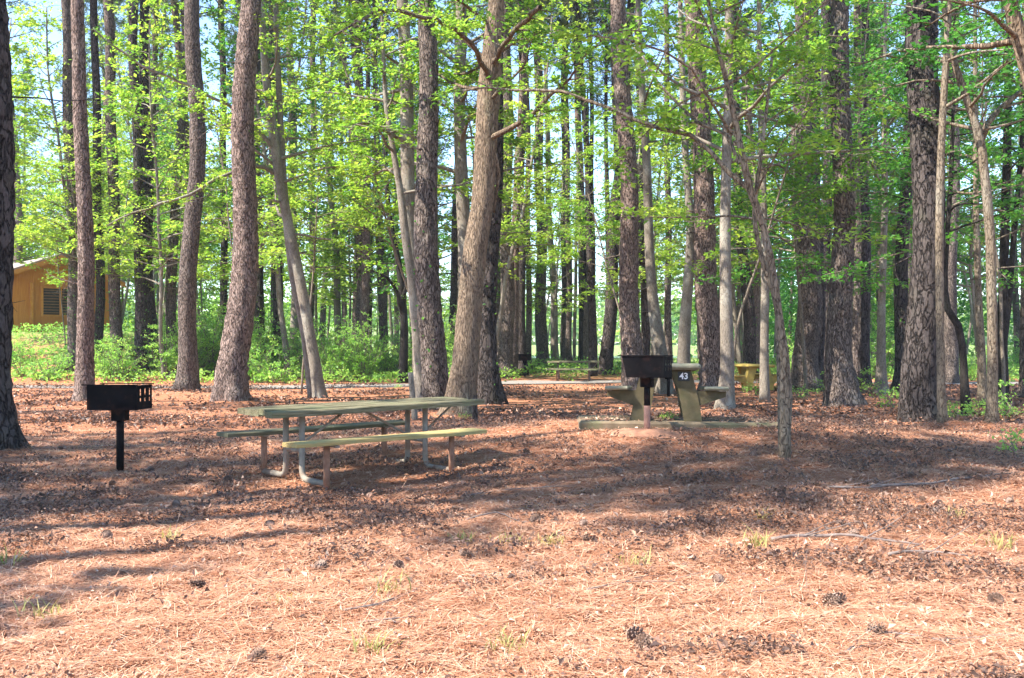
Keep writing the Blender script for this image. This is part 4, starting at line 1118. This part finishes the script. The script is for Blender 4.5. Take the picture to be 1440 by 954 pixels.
# ================================================================== GRILLS
def make_grill(label, loc, rz, footing=False, slant=.0, m_left=BLACK, post_lower=None, h=.67):
    """park grill: open-topped steel firebox on a pedestal; x = long side, front faces -y"""
    g = thing('park_grill', label, 'grill', loc, rz)
    w, d, hb, th = .54, .40, .265, .008
    z0 = h; z1 = h + hb
    def panel(mb, a, b, c, e, n):
        a, b, c, e, n = map(lambda v: np.asarray(v, float), (a, b, c, e, n)); V = np.array([a, b, c, e, a + n, b + n, c + n, e + n])
        mb.add(V, [[0, 3, 2, 1], [4, 5, 6, 7], [0, 1, 5, 4], [1, 2, 6, 5], [2, 3, 7, 6], [3, 0, 4, 7]])
    fb = MB()
    s = slant
    panel(fb, (-w / 2 + s, -d / 2, z0), (w / 2, -d / 2, z0), (w / 2, -d / 2, z1), (-w / 2, -d / 2, z1), (0, th, 0))       # front
    panel(fb, (-w / 2 + s, d / 2 - th, z0), (w / 2, d / 2 - th, z0), (w / 2, d / 2 - th, z0 + .05), (-w / 2, d / 2 - th, z0 + .05), (0, th, 0))  # low lip of the open side
    panel(fb, (-w / 2 + s, -d / 2 + th, z0), (w / 2, -d / 2 + th, z0), (w / 2, d / 2 - th, z0), (-w / 2 + s, d / 2 - th, z0), (0, 0, th))  # floor
    # right end plate with two rows of slots for the grate: built from strips round the openings
    for y0, y1 in ((-d / 2 + th, -.115), (-.075, .0), (.04, .115), (.155, d / 2 - th)):
        panel(fb, (w / 2 - th, y0, z0 + th), (w / 2 - th, y1, z0 + th), (w / 2 - th, y1, z1), (w / 2 - th, y0, z1), (th, 0, 0))
    for y0, y1 in ((-.115, -.075), (.0, .04), (.115, .155)):
        for a, b in ((z0 + th, z0 + .085), (z0 + .125, z0 + .15), (z1 - .035, z1)):
            panel(fb, (w / 2 - th, y0, a), (w / 2 - th, y1, a), (w / 2 - th, y1, b), (w / 2 - th, y0, b), (th, 0, 0))
    fb.build('firebox', BLACK, g)
    lp = MB(); panel(lp, (-w / 2 + s - .004, -d / 2 + th, z0 + th), (-w / 2 + s - .004, d / 2 - th, z0 + th), (-w / 2 - .004, d / 2 - th, z1), (-w / 2 - .004, -d / 2 + th, z1), (th, 0, .001))
    lp.build('end_panel', m_left, g)
    gr = MB()
    gr.box((-.02, -d / 2 - .006, z1 + .006), (w + .07, .022, .010), None, .002)
    gr.box((-.02, d / 2 + .006, z1 + .006), (w + .07, .022, .010), None, .002)
    for k in range(13): gr.tube([(-w / 2 + .02 + k * .041, -d / 2, z1 - .04), (-w / 2 + .02 + k * .041, 0, z1 - .04), (-w / 2 + .02 + k * .041, d / 2, z1 - .04)], .005, 6)
    gr.build('grate', BLACK, g)
    pd = MB()
    zc = .34 if post_lower else -.1
    pd.tube([(0, 0, zc), (0, 0, (zc + z0) / 2), (0, 0, z0 - .125)], .040, 16)
    pd.build('post', BLACK, g, True)
    col = MB(); col.box((0, 0, z0 - .0645), (.15, .13, .125), None, .008); col.build('collar', BLACK, g)
    if post_lower:
        lo = MB(); lo.tube([(0, 0, -.05), (0, 0, .1), (0, 0, .34)], .0415, 16); lo.build('lower_post', post_lower, g, True)
    if footing:
        f = MB(); rg = np.random.default_rng(2); rings = []
        for r_, z_ in ((.40, -.04), (.36, .0), (.24, .035), (.08, .05), (.03, .052)):
            a = np.linspace(0, 2 * np.pi, 24, endpoint=False); rr = r_ * (1 + .12 * np.sin(a * 2 + 1) + rg.normal(0, .03, 24))
            rings.append(np.stack([rr * np.cos(a) * 1.15, rr * np.sin(a) * .8, np.full(24, z_) + rg.normal(0, .004, 24)], 1))
        rings = np.array(rings); i_ = np.arange(4)[:, None] * 24; j_ = np.arange(24)[None]; k_ = (j_ + 1) % 24
        f.add(rings.reshape(-1, 3), np.stack([i_ + j_, i_ + k_, i_ + 24 + k_, i_ + 24 + j_], -1).reshape(-1, 4)); f.build('footing', MOUND, g, True)
    return g


b = on_ground(169, 662)
make_grill('black park grill on a post standing left of the picnic table', b, R(-2), False, .0)
b = on_ground(910, 611); b[2] = float(floor_z(b[0:1], b[1:2])[0])
make_grill('black park grill with rusty post foot in front of the concrete table', b, R(-24), True, .06, BLACKR, POSTRUST, .70)
b = on_ground(940, 560)
make_grill('dark grill whose thin post shows behind the concrete table', b, R(20), False, .0, BLACK, None, .62)
b = on_ground(738, 530)
make_grill('small far black grill left of the far picnic table', b, R(70), False, .0)

# ================================================================== CONCRETE TABLES
def make_concrete(label, loc, rz, m_leg=CONC, m_top=CONCTOP, plate=True, length=1.95):
    t = thing('concrete_table', label, 'picnic table', loc, rz)
    top = MB(); top.box((0, 0, .73), (.92, length, .085), None, .03); top.build('tabletop', m_top, t)
    for sx in (-1, 1):
        s = MB(); s.box((sx * .66, 0, .438), (.32, length, .05), None, .018); s.build('seat', m_top, t)
    for ye in (-length / 2 + .22, length / 2 - .22):
        for sx in (-1, 1):
            L = MB(); th = .17
            # a leaning slab leg, wide at the top, with a bracket arm reaching out under the seat
            prof = [(.07, .6868), (.33, .6868), (.40, .42), (.44, .24), (.475, 0), (.24, 0), (.16, .42)]
            prof = [(sx * a, z) for a, z in prof]
            n_ = len(prof); V = [(x, ye - th / 2, z) for x, z in prof] + [(x, ye + th / 2, z) for x, z in prof]
            Q = [[i, (i + 1) % n_, n_ + (i + 1) % n_, n_ + i] for i in range(n_)]
            T = []
            for o_, fl in ((0, False), (n_, True)):
                for tri in ((0, 1, 6), (1, 2, 6), (2, 3, 6), (3, 5, 6), (3, 4, 5)):
                    T.append([o_ + v for v in (tri if not fl else tri[::-1])])
            L.add(V, Q, T)
            x0, x1 = .398, .79
            pr = [(sx * x0, .40), (sx * x1, .40), (sx * x1, .33), (sx * (x0 + .05), .21), (sx * (x0 + .04), .25)]
            n2 = len(pr); V = [(x, ye - th * .4, z) for x, z in pr] + [(x, ye + th * .4, z) for x, z in pr]
            L.add(V, [[i, (i + 1) % n2, n2 + (i + 1) % n2, n2 + i] for i in range(n2)], [[0, 1, 2], [0, 2, 3], [0, 3, 4], [7, 6, 5], [8, 7, 5], [9, 8, 5]])
            L.build('leg', m_leg, t)
    if plate:
        yf = -length / 2 + .22 - .085
        p = MB(); p.box((.235, yf - .006, .60), (.155, .010, .125), None, .002); po = p.build('number_plate', PLATE, t)
        cu = bpy.data.curves.new('digits', 'FONT'); cu.body = '43'; cu.size = .115; cu.align_x = 'CENTER'; cu.align_y = 'CENTER'; cu.extrude = .0015; cu.offset = .0028
        tmp = bpy.data.objects.new('digits_curve', cu); COL.objects.link(tmp)
        dg = bpy.context.evaluated_depsgraph_get(); me = bpy.data.meshes.new_from_object(tmp.evaluated_get(dg)); me.name = 'digits'
        bpy.data.objects.remove(tmp); me.materials.clear(); me.materials.append(WHITE)
        o = link('digits', me, po, (.235, yf - .0135, .60)); o.rotation_euler = (R(90), 0, 0)
    return t


tX, tY = (936 - 720) / FPX * 13.25, 13.25
tz = float(H(np.array([tX]), np.array([tY]))[0]) + .015
# slab
sb = MB(); srg = np.random.default_rng(8)
sb.box((0, 0, 0), (2.75, 2.3, .16), None, .03)
so = sb.build('concrete_slab', SLABM, None, False, (tX + .12, tY + .02, tz - .075)); so.rotation_euler = (R(-2.4), R(.5), R(-3))
tag(so, 'low mossy concrete slab under the concrete table', 'slab')
ct = make_concrete('mossy concrete picnic table bearing a black number 43 plate', (tX, tY, tz + .010), R(-9)); ct.rotation_euler[0] = R(-2.4)
b = on_ground(1040, 560)
b = np.array([(1050 - 720) / FPX * 28.5, 28.5, 0]); b[2] = Hs(b[0], b[1]) + .02
make_concrete('yellow concrete picnic table half hidden behind the pale grey trunk', b, R(12), CONCYEL, CONCYEL, False)

# short posts by the table
def post(label, px, py0, py1, w, m, Y, tilt):
    b = at(px, py1, Y); b[2] = Hs(b[0], Y) - .05; t_ = at(px + tilt, py0, Y)
    mb = MB(); rg = np.random.default_rng(px); sp, sw, _ = resample(np.array([(0, 0, 0), (t_ - b) * .5, t_ - b]), np.array([w, w * .95, w * .8]) / FPX * Y / 2, .1)
    mb.tube(sp, sw, 12, .06, rg); o = mb.build('wooden_post', m, None, True, b)
    return tag(o, label, 'post')


post('grey broken snag behind the middle of the picnic table', 584, 524, 596, 9, BARK['smooth'], 16.5, -7)
post('short dark post at the right end of the picnic table', 668, 556, 590, 8, BARK['dark'], 15.5, 0)

# ================================================================== CABIN
cb0 = at(82, 360, 48); gz = Hs(cb0[0], 48)
cab = thing('cabin', 'orange wooden cabin with shingled gable roof behind the left pines', 'cabin', (cb0[0], cb0[1], gz - .1), 0)
rd = np.array([-.69, .72, 0]); rd /= np.linalg.norm(rd); nd = np.array([-.72, -.69, 0]); nd /= np.linalg.norm(nd)
hr = cb0[2] - gz + .1; span = 2.9; he = hr - 1.15; LEN = 8.0; up = np.array([0, 0, 1.0])


def quad_slab(mb, a, b, c, d, n):
    V = np.array([a, b, c, d, a + n, b + n, c + n, d + n]); mb.add(V, [[0, 3, 2, 1], [4, 5, 6, 7], [0, 1, 5, 4], [1, 2, 6, 5], [2, 3, 7, 6], [3, 0, 4, 7]])


rf = MB()
for s in (1, -1):
    e = nd * s * (span + .35) + up * (he - .14)
    quad_slab(rf, up * hr - rd * .5, up * hr + rd * LEN, e + rd * LEN, e - rd * .5, up * .09)
rf.build('roof', ROOFM, cab)
fa = MB()
for s in (1, -1):
    e = nd * s * (span + .35) + up * (he - .14); quad_slab(fa, up * (hr - .005) - rd * .505, e - up * .005 - rd * .505, e - up * .24 - rd * .505, up * (hr - .24) - rd * .505, -rd * .05)
fa.build('fascia', CABTRIM, cab)
wl = MB()
g0 = rd * .02
fl, fr = nd * (span - .1) + g0, -nd * (span - .1) + g0
V = [fl, fr, fr + up * (he - .08), up * (hr - .1) + g0, fl + up * (he - .08)]
bk = [v + rd * (LEN - .5) for v in V]
wl.add(np.array(V + bk), [[0, 4, 9, 5], [1, 6, 7, 2], [0, 5, 6, 1]], [[0, 1, 2], [0, 2, 3], [0, 3, 4], [5, 7, 6], [5, 8, 7], [5, 9, 8]])
wl.build('wall', CABWALL, cab)
for off, lab in ((-.25, None),):
    wn = MB(); c = -nd * (-off) * -1 - rd * .0
    c = nd * off + up * 1.65
    rotm = np.stack([nd, rd, up], 1)
    wn.box(c - rd * .01, (2.0, .05, 1.35), rotm, .004); wo = wn.build('window', DARKIN, cab)
    sl = MB()
    for k in range(9): sl.box(c - rd * .05 + up * (-.58 + k * .145), (1.95, .03, .045), rotm, .004)
    sl.build('louvre', LATT, wo)
    fr_ = MB()
    for dx in (-1.05, .15, 1.05): fr_.box(c - rd * .05 + nd * dx, (.11, .09, 1.56), rotm, .006)
    for dz in (-.73, .73): fr_.box(c - rd * .05 + up * dz, (2.2, .08, .10), rotm, .006)
    fr_.build('window_frame', CABTRIM, wo)
kp = MB()
for dx in (span - .1, 1.3, -1.8): kp.box(nd * dx + up * ((he - .3) / 2) - rd * .06, (.16, .13, he - .3), np.stack([nd, rd, up], 1), .008)
kp.build('wall_post', CABTRIM, cab)

# ================================================================== AIR
vm, nt_, out_ = mat('pale_air')
pv = nt_.nodes.new('ShaderNodeVolumePrincipled'); pv.inputs['Color'].default_value = (.88, .92, 1, 1); pv.inputs['Density'].default_value = .0004
nt_.links.new(pv.outputs[0], out_.inputs['Volume'])
hb = MB(); hb.box((0, 0, 15.5), (1700, 1700, 41)); tag(hb.build('haze', vm), kind='stuff')

# ================================================================== LIGHT, SKY, CAMERA
w = bpy.data.worlds.new('World'); scn.world = w; w.use_nodes = True
nt = w.node_tree; bg = nt.nodes['Background']
sky = nt.nodes.new('ShaderNodeTexSky'); sky.sky_type = 'NISHITA'; sky.sun_disc = False
sky.sun_elevation = SUN_EL; sky.sun_rotation = math.atan2(-SHX, -SHY) % (2 * math.pi)
sky.air_density = 1.0; sky.dust_density = .15; sky.ozone_density = 4.0
nt.links.new(sky.outputs[0], bg.inputs[0]); bg.inputs[1].default_value = .15

sl = bpy.data.lights.new('sun', 'SUN'); sl.energy = 5.0; sl.angle = R(.5); sl.color = (1, .93, .82)
so = bpy.data.objects.new('sun', sl); COL.objects.link(so)
so.rotation_euler = Vector((SHX * math.cos(SUN_EL), SHY * math.cos(SUN_EL), -math.sin(SUN_EL))).to_track_quat('-Z', 'Y').to_euler()

cd = bpy.data.cameras.new('camera'); cam = bpy.data.objects.new('camera', cd); COL.objects.link(cam)
cam.location = (0, 0, EYE); cam.rotation_euler = (R(90), 0, 0)
cd.sensor_width = 36; cd.lens = FPX / 1440 * 36; cd.shift_y = (HOR - 477) / 1440
cd.clip_start = .05; cd.clip_end = 6000
scn.camera = cam

scn.render.engine = 'CYCLES'
c = scn.cycles
c.max_bounces = 6; c.diffuse_bounces = 4; c.glossy_bounces = 2; c.transmission_bounces = 4; c.transparent_max_bounces = 4
c.caustics_reflective = False; c.caustics_refractive = False
c.use_denoising = True; c.use_adaptive_sampling = True; c.adaptive_threshold = .02
c.sample_clamp_indirect = 6
vs = scn.view_settings
vs.view_transform = 'Standard'; vs.look = 'None'; vs.gamma = 1; vs.use_curve_mapping = False
vs.exposure = 1.85
